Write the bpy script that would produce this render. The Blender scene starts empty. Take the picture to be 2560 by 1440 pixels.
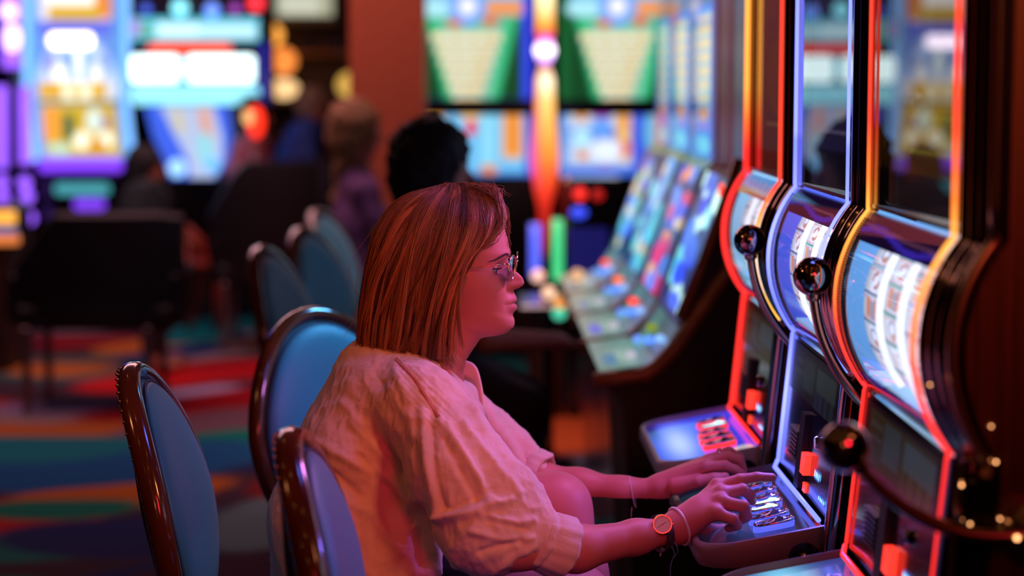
import bpy, math, random
import numpy as np
from mathutils import Vector, Matrix, noise
from mathutils.bvhtree import BVHTree

random.seed(7)
rng = np.random.default_rng(7)
SC = bpy.context.scene
COL = SC.collection

# ------------------------------------------------------------------ camera
F_PX = 5000.0
CAM = Vector((0.0, 0.0, 1.5))
cam_data = bpy.data.cameras.new('camera')
cam = bpy.data.objects.new('camera', cam_data)
COL.objects.link(cam)
cam_data.sensor_width = 36.0
cam_data.lens = 36.0 * F_PX / 2560.0
cam_data.clip_end = 100
cam.location = CAM
cam.rotation_euler = (math.radians(90 - 5.77), 0, math.radians(-0.92))
cam_data.dof.use_dof = True
cam_data.dof.focus_distance = 3.33
cam_data.dof.aperture_fstop = 1.9
cam_data.dof.aperture_blades = 0
SC.camera = cam
ROT = cam.rotation_euler.to_matrix()

def P(px, py, Y):
    """the point of the room at depth Y that lies behind a pixel of the photograph"""
    d = ROT @ Vector(((px - 1280) / F_PX, -(py - 720) / F_PX, -1.0))
    return CAM + d * (Y / d.y)

# ------------------------------------------------------------------ world, exposure, lamps
SC.view_settings.view_transform = 'Standard'
SC.view_settings.look = 'None'
SC.view_settings.gamma = 1.0
SC.view_settings.exposure = 0.0
SC.view_settings.use_curve_mapping = False
try:
    SC.cycles.use_denoising = True
    SC.cycles.max_bounces = 6
    SC.cycles.diffuse_bounces = 3
    SC.cycles.glossy_bounces = 4
    SC.cycles.transparent_max_bounces = 12
    SC.cycles.sample_clamp_indirect = 4.0
    SC.cycles.caustics_reflective = False
    SC.cycles.caustics_refractive = False
except Exception:
    pass
world = bpy.data.worlds.new('world')
SC.world = world
world.use_nodes = True
bg = world.node_tree.nodes['Background']
bg.inputs[0].default_value = (0.05, 0.02, 0.06, 1)
bg.inputs[1].default_value = 0.10

def lamp(name, kind, loc, color, power, size=0.1, target=None, size_y=None, spread=None, blend=0.6, angle=60):
    d = bpy.data.lights.new(name, kind)
    d.color = color
    d.energy = power
    if kind == 'AREA':
        d.shape = 'RECTANGLE' if size_y else 'SQUARE'
        d.size = size
        if size_y: d.size_y = size_y
        if spread: d.spread = math.radians(spread)
    elif kind == 'SPOT':
        d.shadow_soft_size = size; d.spot_size = math.radians(angle); d.spot_blend = blend
    else:
        d.shadow_soft_size = size
    o = bpy.data.objects.new(name, d)
    COL.objects.link(o)
    o.location = loc
    if target is not None:
        o.rotation_euler = (Vector(target) - Vector(loc)).to_track_quat('-Z', 'Y').to_euler()
    return o

# unseen lamps added to throw warm and red light on the player
lamp('ceiling_spot_warm', 'AREA', (0.95, 1.7, 2.25), (1.0, 0.30, 0.11), 0.95, 0.30, (0.0, 3.35, 1.0), spread=46)
lamp('ceiling_spot_rear', 'AREA', (-2.3, 2.6, 2.7), (1.0, 0.36, 0.13), 0.35, 0.3, (-0.25, 3.45, 1.1), spread=50)
lamp('ceiling_spot_red', 'AREA', (0.55, 0.9, 1.9), (1.0, 0.02, 0.05), 0.75, 0.5, (0.0, 3.35, 0.95), spread=36)
# unseen lamps added for pink, blue and cyan light on player and chairs
lamp('display_glow_pink', 'SPOT', (0.50, 3.52, 1.52), (0.90, 0.26, 1.0), 13, 0.08, (-0.12, 3.36, 1.02), angle=105, blend=.5)
lamp('sign_glow_blue', 'AREA', (0.50, 3.15, 2.3), (0.10, 0.18, 1.0), 1.1, 0.35, (-0.3, 3.2, 0.9), size_y=0.35, spread=80)
lamp('sign_glow_cyan', 'AREA', (0.45, 4.75, 2.15), (0.12, 0.50, 1.0), 2.8, 0.3, (-0.35, 4.35, 0.85), size_y=0.3, spread=60)
lamp('aisle_glow_rose', 'AREA', (-1.6, 9.5, 3.2), (1.0, 0.45, 0.5), 85, 3.0, (-1.2, 9.5, 0.0))
lamp('aisle_glow_far', 'AREA', (0.1, 7.9, 3.3), (1.0, 0.6, 0.6), 9, 1.0, (0.35, 8.2, 0.0), spread=50)  # unseen lamp added to lighten the carpet beyond the slanted row
lamp('column_glow_warm', 'SPOT', (-0.9, 8.6, 2.9), (1.0, 0.25, 0.10), 32, 0.3, (-0.55, 10.6, 1.9), angle=70)  # unseen lamp added to light the red-brown column
lamp('ceiling_wash', 'POINT', (-0.8, -2.2, 2.7), (1.0, 0.40, 0.14), 14, 0.2)  # unseen lamp added so the metal has a lit wall and ceiling to reflect
lamp('deck_glow_blue', 'SPOT', (0.545, 3.42, 1.0), (0.20, 0.14, 1.0), 4.5, 0.03, (0.42, 3.30, 0.83), angle=120)  # unseen spot added for blue light on the fingers
for lx, ly, lz in ((-0.9, -0.3, 3.1), (-1.6, 1.6, 3.2), (-0.3, 0.8, 3.2), (0.3, -1.2, 3.1), (-2.3, 0.2, 3.1), (-0.9, 2.6, 3.25),
                   (-2.4, 3.4, 3.2), (0.15, 1.7, 3.2), (-1.4, 4.9, 3.2)):
    lamp('downlight', 'POINT', (lx, ly, lz), (1.0, 0.42, 0.12), 0.7, 0.022)

# ------------------------------------------------------------------ materials
MATS = {}
def pmat(name, color, rough=0.5, metal=0.0, bump=0.0, bscale=50.0, var=0.0, vscale=8.0, spec=0.5, coat=0.0, sheen=0.0, sub=0.0, stretch=None):
    if name in MATS: return MATS[name]
    m = bpy.data.materials.new(name); m.use_nodes = True
    nt = m.node_tree; b = nt.nodes['Principled BSDF']
    b.inputs['Base Color'].default_value = (*color, 1)
    b.inputs['Roughness'].default_value = rough
    b.inputs['Metallic'].default_value = metal
    b.inputs['Specular IOR Level'].default_value = spec
    b.inputs['Coat Weight'].default_value = coat
    b.inputs['Coat Roughness'].default_value = 0.08
    b.inputs['Sheen Weight'].default_value = sheen
    if sub:
        b.inputs['Subsurface Weight'].default_value = sub
        b.inputs['Subsurface Radius'].default_value = (0.02, 0.007, 0.004)
        b.inputs['Subsurface Scale'].default_value = 0.5
    tc = nt.nodes.new('ShaderNodeTexCoord')
    src = tc.outputs['Object']
    if stretch:
        mp = nt.nodes.new('ShaderNodeMapping'); mp.inputs['Scale'].default_value = stretch
        nt.links.new(src, mp.inputs['Vector']); src = mp.outputs['Vector']
    if var:
        n = nt.nodes.new('ShaderNodeTexNoise'); n.inputs['Scale'].default_value = vscale; n.inputs['Detail'].default_value = 5
        nt.links.new(src, n.inputs['Vector'])
        mr = nt.nodes.new('ShaderNodeMapRange')
        mr.inputs['To Min'].default_value = 1 - var; mr.inputs['To Max'].default_value = 1 + var
        mr.inputs['From Min'].default_value = 0.3; mr.inputs['From Max'].default_value = 0.7
        nt.links.new(n.outputs['Fac'], mr.inputs['Value'])
        vm = nt.nodes.new('ShaderNodeVectorMath'); vm.operation = 'SCALE'
        vm.inputs[0].default_value = color
        nt.links.new(mr.outputs['Result'], vm.inputs['Scale'])
        nt.links.new(vm.outputs['Vector'], b.inputs['Base Color'])
    if bump:
        n = nt.nodes.new('ShaderNodeTexNoise'); n.inputs['Scale'].default_value = bscale; n.inputs['Detail'].default_value = 4
        nt.links.new(src, n.inputs['Vector'])
        bp = nt.nodes.new('ShaderNodeBump'); bp.inputs['Strength'].default_value = bump; bp.inputs['Distance'].default_value = 0.01
        nt.links.new(n.outputs['Fac'], bp.inputs['Height'])
        nt.links.new(bp.outputs['Normal'], b.inputs['Normal'])
    MATS[name] = m
    return m

def emat(name, color, strength):
    if name in MATS: return MATS[name]
    m = bpy.data.materials.new(name); m.use_nodes = True
    nt = m.node_tree; b = nt.nodes['Principled BSDF']
    b.inputs['Base Color'].default_value = (color[0] * .5, color[1] * .5, color[2] * .5, 1)
    b.inputs['Roughness'].default_value = 0.3
    b.inputs['Emission Color'].default_value = (*color, 1)
    b.inputs['Emission Strength'].default_value = strength
    # a lit diffuser is never perfectly even
    n = nt.nodes.new('ShaderNodeTexNoise'); n.inputs['Scale'].default_value = 9
    tc = nt.nodes.new('ShaderNodeTexCoord'); nt.links.new(tc.outputs['Object'], n.inputs['Vector'])
    mr = nt.nodes.new('ShaderNodeMapRange'); mr.inputs['To Min'].default_value = strength * 0.85; mr.inputs['To Max'].default_value = strength * 1.15
    nt.links.new(n.outputs['Fac'], mr.inputs['Value']); nt.links.new(mr.outputs['Result'], b.inputs['Emission Strength'])
    MATS[name] = m
    return m

def screen_mat(name, strength=1.0, rough=0.15, coat=0.0, base=0.0):
    """a display: the colour attribute 'art' is what it shows"""
    if name in MATS: return MATS[name]
    m = bpy.data.materials.new(name); m.use_nodes = True
    nt = m.node_tree; b = nt.nodes['Principled BSDF']
    a = nt.nodes.new('ShaderNodeAttribute'); a.attribute_name = 'art'
    nt.links.new(a.outputs['Color'], b.inputs['Emission Color'])
    b.inputs['Emission Strength'].default_value = strength
    b.inputs['Base Color'].default_value = (0.01 + base, 0.01 + base, 0.012 + base, 1)
    b.inputs['Roughness'].default_value = rough
    MATS[name] = m
    return m

def art_mat(name, rough=0.6, bump=0.0, sub=0.0, spec=0.5, sheen=0.0, bscale=200, coat=0.0):
    """a surface whose own colour is in the colour attribute 'art'"""
    if name in MATS: return MATS[name]
    m = bpy.data.materials.new(name); m.use_nodes = True
    nt = m.node_tree; b = nt.nodes['Principled BSDF']
    a = nt.nodes.new('ShaderNodeAttribute'); a.attribute_name = 'art'
    nt.links.new(a.outputs['Color'], b.inputs['Base Color'])
    b.inputs['Roughness'].default_value = rough
    b.inputs['Specular IOR Level'].default_value = spec
    b.inputs['Sheen Weight'].default_value = sheen
    b.inputs['Coat Weight'].default_value = coat
    if sub:
        b.inputs['Subsurface Weight'].default_value = sub
        b.inputs['Subsurface Radius'].default_value = (0.02, 0.007, 0.004)
        b.inputs['Subsurface Scale'].default_value = 0.4
    if bump:
        tc = nt.nodes.new('ShaderNodeTexCoord')
        n = nt.nodes.new('ShaderNodeTexNoise'); n.inputs['Scale'].default_value = bscale; n.inputs['Detail'].default_value = 3
        nt.links.new(tc.outputs['Object'], n.inputs['Vector'])
        bp = nt.nodes.new('ShaderNodeBump'); bp.inputs['Strength'].default_value = bump; bp.inputs['Distance'].default_value = 0.003
        nt.links.new(n.outputs['Fac'], bp.inputs['Height'])
        nt.links.new(bp.outputs['Normal'], b.inputs['Normal'])
    MATS[name] = m
    return m

def glass_mat(name, tint=(1, 1, 1), ior=1.5, rough=0.0):
    """thin pane: clear with the mirror reflection of real glass"""
    if name in MATS: return MATS[name]
    m = bpy.data.materials.new(name); m.use_nodes = True
    nt = m.node_tree; nt.nodes.remove(nt.nodes['Principled BSDF'])
    out = nt.nodes['Material Output']
    tr = nt.nodes.new('ShaderNodeBsdfTransparent'); tr.inputs[0].default_value = (*tint, 1)
    gl = nt.nodes.new('ShaderNodeBsdfGlossy'); gl.inputs['Roughness'].default_value = rough
    fr = nt.nodes.new('ShaderNodeFresnel'); fr.inputs['IOR'].default_value = ior
    mx = nt.nodes.new('ShaderNodeMixShader')
    nt.links.new(fr.outputs[0], mx.inputs[0]); nt.links.new(tr.outputs[0], mx.inputs[1]); nt.links.new(gl.outputs[0], mx.inputs[2])
    nt.links.new(mx.outputs[0], out.inputs[0])
    MATS[name] = m
    return m

M_CHROME = pmat('dark_chrome', (0.42, 0.34, 0.33), 0.10, 1.0, bump=0.02, bscale=6)
M_FRAME = pmat('frame_chrome', (0.48, 0.34, 0.26), 0.10, 1.0)
M_BRONZE = pmat('bronze_chrome', (0.62, 0.42, 0.28), 0.27, 1.0)
M_BALL = pmat('smoked_ball', (0.42, 0.30, 0.28), 0.05, 1.0)
M_BLACK = pmat('black_gloss', (0.006, 0.005, 0.007), 0.18, 0.0, coat=0.5)
M_BLACKM = pmat('black_matt', (0.006, 0.006, 0.009), 0.6)
M_BROWNG = pmat('brown_gloss_panel', (0.11, 0.042, 0.022), 0.3, 0.0, var=0.5, vscale=3, stretch=(40, 40, 0.6))
M_TRAY = pmat('tan_moulding', (0.20, 0.13, 0.11), 0.42, 0.0, bump=0.03, bscale=300)
M_TRAYG = pmat('grey_moulding', (0.38, 0.36, 0.40), 0.40, 0.0)
M_WOODF = pmat('chair_wood', (0.12, 0.030, 0.010), 0.16, 0.0, var=0.35, vscale=14, coat=1.0, stretch=(1, 1, 0.2))
M_WOODR = pmat('rail_wood', (0.42, 0.15, 0.045), 0.32, 0.0, var=0.3, vscale=16, coat=0.3)
M_PAD = pmat('blue_vinyl', (0.04, 0.29, 0.42), 0.42, 0.0, bump=0.12, bscale=420, sheen=0.2)
M_PADS = pmat('blue_vinyl_side', (0.06, 0.28, 0.38), 0.45, 0.0, bump=0.12, bscale=420)
M_DKB = pmat('dark_brown_laminate', (0.030, 0.012, 0.008), 0.5, 0.0, var=0.3, vscale=5)
M_DARKCH = pmat('dark_chair_vinyl', (0.003, 0.004, 0.008), 0.5, 0.0)
M_STEEL = pmat('steel_leg', (0.25, 0.2, 0.22), 0.35, 0.8)

# ------------------------------------------------------------------ object helpers
def tag(o, label=None, cat=None, group=None, kind=None):
    if label: o['label'] = label
    if cat: o['category'] = cat
    if group: o['group'] = group
    if kind: o['kind'] = kind
    return o

def thing(name, label, cat, loc=(0, 0, 0), group=None, rz=0.0):
    o = bpy.data.objects.new(name, None)
    o.empty_display_size = 0.1
    COL.objects.link(o)
    o.location = loc; o.rotation_euler = (0, 0, rz)
    return tag(o, label, cat, group)

class G:
    """gathers geometry; build() links it as one mesh object"""
    def __init__(s): s.v = []; s.f = []; s.n = 0; s.cols = None
    def add(s, v, f):
        v = np.asarray(v, float).reshape(-1, 3)
        s.v.append(v)
        n = s.n
        s.f.extend([tuple(int(i) + n for i in q) for q in f])
        s.n += len(v)
        return s
    def box(s, lo, hi, rot=None, about=None):
        x0, y0, z0 = lo; x1, y1, z1 = hi
        v = np.array([(x0, y0, z0), (x1, y0, z0), (x1, y1, z0), (x0, y1, z0), (x0, y0, z1), (x1, y0, z1), (x1, y1, z1), (x0, y1, z1)])
        if rot is not None:
            c = v.mean(0) if about is None else np.array(about)
            v = (v - c) @ np.array(rot).T + c
        return s.add(v, [(0, 3, 2, 1), (4, 5, 6, 7), (0, 1, 5, 4), (1, 2, 6, 5), (2, 3, 7, 6), (3, 0, 4, 7)])
    def bbox(s, lo, hi, r=0.005, rot=None):
        """box with bevelled edges"""
        lo = np.array(lo, float); hi = np.array(hi, float); c = (lo + hi) / 2; h = (hi - lo) / 2
        r = min(r, h.min() * 0.95)
        vs = []; fs = []
        idx = {}
        for sx in (-1, 1):
            for sy in (-1, 1):
                for sz in (-1, 1):
                    for a in range(3):
                        p = np.array([sx, sy, sz]) * (h - r); p[a] += (sx, sy, sz)[a] * r
                        idx[(sx, sy, sz, a)] = len(vs); vs.append(p)
        def q(*k):
            pts = [vs[i] for i in k]; m = sum(pts) / len(pts)
            nrm = np.cross(pts[1] - pts[0], pts[2] - pts[0])
            fs.append(tuple(k) if np.dot(nrm, m) > 0 else tuple(reversed(k)))
        for a in range(3):
            b, c2 = (a + 1) % 3, (a + 2) % 3
            for sg in (-1, 1):
                def key(u, w, ax):
                    t = [0, 0, 0]; t[a] = sg; t[b] = u; t[c2] = w
                    return idx[(t[0], t[1], t[2], ax)]
                q(key(-1, -1, a), key(1, -1, a), key(1, 1, a), key(-1, 1, a))
            for u in (-1, 1):
                for w in (-1, 1):
                    def key2(sg, ax):
                        t = [0, 0, 0]; t[a] = sg; t[b] = u; t[c2] = w
                        return idx[(t[0], t[1], t[2], ax)]
                    q(key2(-1, b), key2(1, b), key2(1, c2), key2(-1, c2))
        for sx in (-1, 1):
            for sy in (-1, 1):
                for sz in (-1, 1):
                    q(idx[(sx, sy, sz, 0)], idx[(sx, sy, sz, 1)], idx[(sx, sy, sz, 2)])
        v = np.array(vs)
        if rot is not None: v = v @ np.array(rot).T
        return s.add(v + c, fs)
    def tube(s, pts, r, n=10, caps=True, closed=False, flat=1.0, up=None):
        pts = np.asarray([tuple(p) for p in pts], float)
        m = len(pts)
        r = np.full(m, r) if np.isscalar(r) else np.asarray(r, float)
        if closed: tan = np.roll(pts, -1, 0) - np.roll(pts, 1, 0)
        else: tan = np.gradient(pts, axis=0)
        tan /= np.linalg.norm(tan, axis=1)[:, None] + 1e-12
        ref = np.array(up if up is not None else (0, 0, 1.0))
        if up is None and abs(tan[0] @ ref) > 0.9: ref = np.array((0, 1.0, 0))
        a = np.cross(tan[0], ref); a /= np.linalg.norm(a)
        V = []
        for i in range(m):
            if up is not None:
                a2 = np.cross(tan[i], ref)
                if np.linalg.norm(a2) > 1e-6: a = a2
            a = a - tan[i] * (a @ tan[i]); a /= np.linalg.norm(a) + 1e-12
            b = np.cross(tan[i], a)
            for k in range(n):
                t = 2 * math.pi * k / n
                V.append(pts[i] + r[i] * (math.cos(t) * a + flat * math.sin(t) * b))
        Fc = []
        for i in range(m if closed else m - 1):
            j = (i + 1) % m
            for k in range(n):
                l = (k + 1) % n
                Fc.append((i * n + k, j * n + k, j * n + l, i * n + l))
        if caps and not closed:
            Fc.append(tuple(range(n)))
            Fc.append(tuple(reversed(range((m - 1) * n, m * n))))
        return s.add(V, Fc)
    def sphere(s, c, r, nu=20, nv=12, scale=(1, 1, 1)):
        V = []; Fc = []
        for j in range(nv + 1):
            t = math.pi * j / nv
            for i in range(nu):
                p = 2 * math.pi * i / nu
                V.append((c[0] + r * scale[0] * math.sin(t) * math.cos(p), c[1] + r * scale[1] * math.sin(t) * math.sin(p), c[2] + r * scale[2] * math.cos(t)))
        for j in range(nv):
            for i in range(nu):
                k = (i + 1) % nu
                Fc.append((j * nu + i, (j + 1) * nu + i, (j + 1) * nu + k, j * nu + k))
        return s.add(V, Fc)
    def lathe(s, prof, c, n=24, axis='z'):
        """prof: list of (radius, height)"""
        V = []; Fc = []
        for (r, h) in prof:
            for i in range(n):
                t = 2 * math.pi * i / n
                a, b = r * math.cos(t), r * math.sin(t)
                V.append({'z': (c[0] + a, c[1] + b, c[2] + h), 'x': (c[0] + h, c[1] + a, c[2] + b), 'y': (c[0] + b, c[1] + h, c[2] + a)}[axis])
        m = len(prof)
        for j in range(m - 1):
            for i in range(n):
                k = (i + 1) % n
                Fc.append((j * n + i, j * n + k, (j + 1) * n + k, (j + 1) * n + i))
        Fc.append(tuple(reversed(range(n)))); Fc.append(tuple(range((m - 1) * n, m * n)))
        return s.add(V, Fc)
    def prism_xz(s, poly, y0, y1):
        n = len(poly)
        V = [(x, y0, z) for x, z in poly] + [(x, y1, z) for x, z in poly]
        Fc = [tuple(range(n)), tuple(reversed(range(n, 2 * n)))] + [(i, i + n, (i + 1) % n + n, (i + 1) % n) for i in range(n)]
        return s.add(V, Fc)
    def loft(s, rings, closed=True, caps=True):
        """rings: list of equally long point lists"""
        R = np.asarray(rings, float); m, n = R.shape[:2]
        Fc = []
        for i in range(m - 1):
            for k in range(n if closed else n - 1):
                l = (k + 1) % n
                Fc.append((i * n + k, i * n + l, (i + 1) * n + l, (i + 1) * n + k))
        if caps and closed:
            Fc.append(tuple(reversed(range(n)))); Fc.append(tuple(range((m - 1) * n, m * n)))
        return s.add(R.reshape(-1, 3), Fc)
    def build(s, name, mat, parent=None, smooth=False, cols=None, angle=None):
        v = np.concatenate(s.v) if s.v else np.zeros((0, 3))
        if parent is not None:
            mi = np.array(parent.matrix_basis.inverted() if parent.parent is None else (parent.parent.matrix_basis @ parent.matrix_basis).inverted())
            v = v @ mi[:3, :3].T + mi[:3, 3]
        me = bpy.data.meshes.new(name)
        me.from_pydata(v.tolist(), [], s.f)
        if smooth:
            me.shade_smooth()
            if angle is not None:
                try: me.set_sharp_from_angle(angle=math.radians(angle))
                except Exception: pass
        if cols is not None:
            ca = me.color_attributes.new('art', 'FLOAT_COLOR', 'POINT')
            c4 = np.ones((len(v), 4), np.float32); c4[:, :3] = cols
            ca.data.foreach_set('color', c4.ravel())
        me.materials.append(mat)
        me.update()
        o = bpy.data.objects.new(name, me)
        COL.objects.link(o)
        if parent is not None: o.parent = parent
        return o

def painted(name, mat, fn, mapping, nu, nv, parent=None, thick=None):
    """a grid over (u, v) in [0,1]^2: mapping(u, v) gives its place, fn(u, v) its printed or shown colour; v runs upward"""
    u, v = np.meshgrid(np.linspace(0, 1, nu), np.linspace(0, 1, nv), indexing='ij')
    u = u.ravel(); v = v.ravel()
    pos = mapping(u, v); col = fn(u, v)
    g = G()
    Fc = []
    for i in range(nu - 1):
        for j in range(nv - 1):
            a = i * nv + j
            Fc.append((a, a + nv, a + nv + 1, a + 1))
    g.add(pos, Fc)
    return g.build(name, mat, parent, smooth=True, cols=col)

def srgb(r, g, b):
    c = np.array([r, g, b], float) / 255
    return np.where(c <= 0.04045, c / 12.92, ((c + 0.055) / 1.055) ** 2.4)

def ss(a, b, x):
    t = np.clip((x - a) / (b - a), 0, 1); return t * t * (3 - 2 * t)

class Art:
    """paints in pixel coordinates of the photograph (for the size of each figure on a sign); returns linear colours"""
    def __init__(s, u, v, x0, x1, y0, y1, base=(0, 0, 0)):
        s.x = x0 + u * (x1 - x0); s.y = y1 + v * (y0 - y1)
        s.c = np.tile(srgb(*base), (len(u), 1))
    def mix(s, m, col, gain=1.0):
        s.c = s.c * (1 - m[:, None]) + (srgb(*col) * gain) * m[:, None]
    def rect(s, x0, y0, x1, y1, col, gain=1.0, soft=5):
        m = ss(x0 - soft, x0 + soft, s.x) * (1 - ss(x1 - soft, x1 + soft, s.x)) * ss(y0 - soft, y0 + soft, s.y) * (1 - ss(y1 - soft, y1 + soft, s.y))
        s.mix(m, col, gain)
    def oval(s, cx, cy, rx, ry, col, gain=1.0, soft=0.25):
        d = np.sqrt(((s.x - cx) / rx) ** 2 + ((s.y - cy) / ry) ** 2)
        s.mix(1 - ss(1 - soft, 1 + soft, d), col, gain)
    def quad(s, pts, col, gain=1.0, soft=5):
        m = np.ones(len(s.x)); n = len(pts)
        area = sum(pts[i][0] * pts[(i + 1) % n][1] - pts[(i + 1) % n][0] * pts[i][1] for i in range(n))
        for i in range(n):
            ax, ay = pts[i]; bx, by = pts[(i + 1) % n]
            L = math.hypot(bx - ax, by - ay)
            d = ((bx - ax) * (s.y - ay) - (by - ay) * (s.x - ax)) / L * (1 if area > 0 else -1)
            m *= ss(-soft, soft, d)
        s.mix(m, col, gain)
    def line(s, x0, y0, x1, y1, w, col, gain=1.0):
        dx, dy = x1 - x0, y1 - y0
        t = np.clip(((s.x - x0) * dx + (s.y - y0) * dy) / (dx * dx + dy * dy), 0, 1)
        d = np.hypot(s.x - x0 - t * dx, s.y - y0 - t * dy)
        s.mix(1 - ss(w * .3, w * .7, d), col, gain)

def copy_tree(o, parent=None):
    c = o.copy(); COL.objects.link(c)
    if parent is not None: c.parent = parent
    for ch in list(o.children): copy_tree(ch, c)
    return c
TILT2 = 1.25
# ================================================================== the room
def build_room():
    def slab(name, lo, hi, mat):
        o = G().box(lo, hi).build(name, mat); return tag(o, kind='structure')
    wallm = pmat('dark_wall', (0.02, 0.010, 0.012), 0.8, var=0.4, vscale=2)
    slab('wall_back', (-7, 19.0, 0), (4, 19.2, 3.5), wallm)
    slab('wall_left', (-7.2, -3, 0), (-7, 19.2, 3.5), wallm)
    slab('wall_right', (4.0, -3, 0), (4.2, 19.2, 3.5), wallm)
    slab('wall_front', (-7.2, -3.2, 0), (4.2, -3, 3.5), pmat('brown_wall', (0.30, 0.14, 0.08), 0.7, var=0.3, vscale=2))
    slab('ceiling', (-7.2, -3.2, 3.5), (4.2, 19.2, 3.6), pmat('brown_ceiling', (0.30, 0.15, 0.09), 0.8))
    # patterned carpet: long leaves and swirls of red, teal, orange, cream on dark blue
    nu, nv = 230, 520
    X = lambda u: -7 + 11 * u
    Yf = lambda v: -3 + 22 * v
    def mp(u, v): return np.stack([X(u), Yf(v), np.zeros_like(u)], 1)
    pal = [srgb(120, 25, 30), srgb(20, 95, 95), srgb(170, 95, 40), srgb(150, 130, 135), srgb(30, 40, 90), srgb(60, 30, 50), srgb(30, 110, 100), srgb(165, 30, 30)]
    def fn(u, v):
        x = X(u); y = Yf(v)
        c = np.tile(srgb(62, 42, 56), (len(u), 1))
        r = np.random.default_rng(3)
        y2 = y + 0.25 * np.sin(x * 1.9) + 0.12 * np.sin(x * 4.3 + y)
        for k in range(420):
            cx = r.uniform(-7, 4); cy = r.uniform(-3, 19); L = r.uniform(0.25, 0.8); W = r.uniform(0.10, 0.30)
            a = r.uniform(-0.35, 0.35); col = pal[r.integers(len(pal))]
            dx = (x - cx) * math.cos(a) + (y2 - cy) * math.sin(a); dy = -(x - cx) * math.sin(a) + (y2 - cy) * math.cos(a)
            d = (dx / L) ** 2 + (dy / (W * (1.0 - 0.5 * np.clip(dx / L, -1, 1)))) ** 2
            m = (1 - ss(0.85, 1.15, d))[:, None]
            c = c * (1 - m) + col * m
        # the figures that show beside the chairs
        for (px, py, L, W, col) in ((470, 950, 0.55, 0.42, (190, 20, 25)), (520, 1030, 0.6, 0.35, (150, 12, 25)), (560, 1155, 0.5, 0.42, (10, 120, 100)),
                                    (600, 820, 0.45, 0.5, (20, 150, 150)), (370, 860, 0.28, 0.35, (200, 110, 40)), (150, 910, 0.35, 0.3, (190, 110, 45)),
                                    (250, 1185, 0.6, 0.5, (20, 80, 130)), (450, 1000, 0.25, 0.12, (170, 160, 200)), (560, 1085, 0.5, 0.3, (110, 80, 95)),
                                    (150, 1010, 0.3, 0.2, (150, 130, 180)), (280, 1260, 0.4, 0.25, (170, 90, 30)), (640, 1370, 0.22, 0.4, (95, 120, 125)),
                                    (120, 1290, 0.3, 0.2, (15, 110, 90)), (1420, 1080, 0.5, 0.5, (140, 55, 20)), (1420, 1165, 0.5, 0.25, (90, 95, 110)),
                                    (430, 890, 0.3, 0.25, (25, 60, 120)), (650, 940, 0.4, 0.35, (175, 20, 30)), (480, 850, .25, .35, (20, 130, 130)),
                                    (560, 700, 0.4, 0.7, (190, 40, 30)), (560, 745, 0.6, 0.5, (150, 120, 150)), (60, 1120, .5, .35, (20, 110, 120))):
            d = ROT @ Vector(((px - 1280) / F_PX, -(py - 720) / F_PX, -1.0)); t = -CAM.z / d.z
            q = CAM + d * t
            dd = ((x - q.x) / L) ** 2 + ((y2 - q.y - 0.1) / W) ** 2
            m = (1 - ss(0.75, 1.2, dd))[:, None]
            c = c * (1 - m) + srgb(*col) * m
        return c
    fl = painted('floor', art_mat('carpet', 0.95, spec=0.1, bump=0.3, bscale=350), fn, mp, nu, nv)
    tag(fl, kind='structure')
    o = G().box((-0.66, 10.2, 0), (-0.28, 10.6, 3.5)).build('trim_1', pmat('red_brown_column', (0.42, 0.11, 0.05), 0.6, bump=0.05, bscale=60, var=0.12, vscale=30))
    tag(o, kind='structure')
build_room()

# ================================================================== the three curved machines at the right
NEON_PATH_TOP = 2.28
def face_path(n=18, off=0.0, top=NEON_PATH_TOP, bottom=0.797):
    """(x, z) of the machines' faces from top to tray; off > 0 moves toward the player"""
    pts = [(0.588 - off, top), (0.588 - off, 1.7), (0.588 - off, 1.36), (0.588 - off, 1.318)]
    zc = 1.18; half = 0.135; sag = 0.048
    R = (half ** 2 + sag ** 2) / (2 * sag); a0 = math.asin(half / R)
    xc = 0.588 - sag + R
    for i in range(n + 1):
        a = a0 - 2 * a0 * i / n
        pts.append((xc - (R + off) * math.cos(a), zc + R * math.sin(a)))
    pts.append((0.587 - off, 1.040))
    pts.append(((0.563 + 0.587) / 2 - off, (1.040 + 0.797) / 2))
    pts.append((0.563 - off, 0.797))
    if bottom < 0.797: pts.append((0.563 - off, bottom))
    return pts

def sweep(path, section, g=None):
    """section: list of (n, y): n outward toward the player (-x), y along the row"""
    g = g or G()
    P2 = np.array(path); t = np.gradient(P2, axis=0); t /= np.linalg.norm(t, axis=1)[:, None]
    # path runs downward; outward normal points to -x
    nrm = np.stack([t[:, 1], -t[:, 0]], 1)
    rings = []
    for (x, z), (nx, nz) in zip(P2, nrm):
        rings.append([(x + n * nx, y, z + n * nz) for n, y in section])
    return g.loft(rings)

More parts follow.
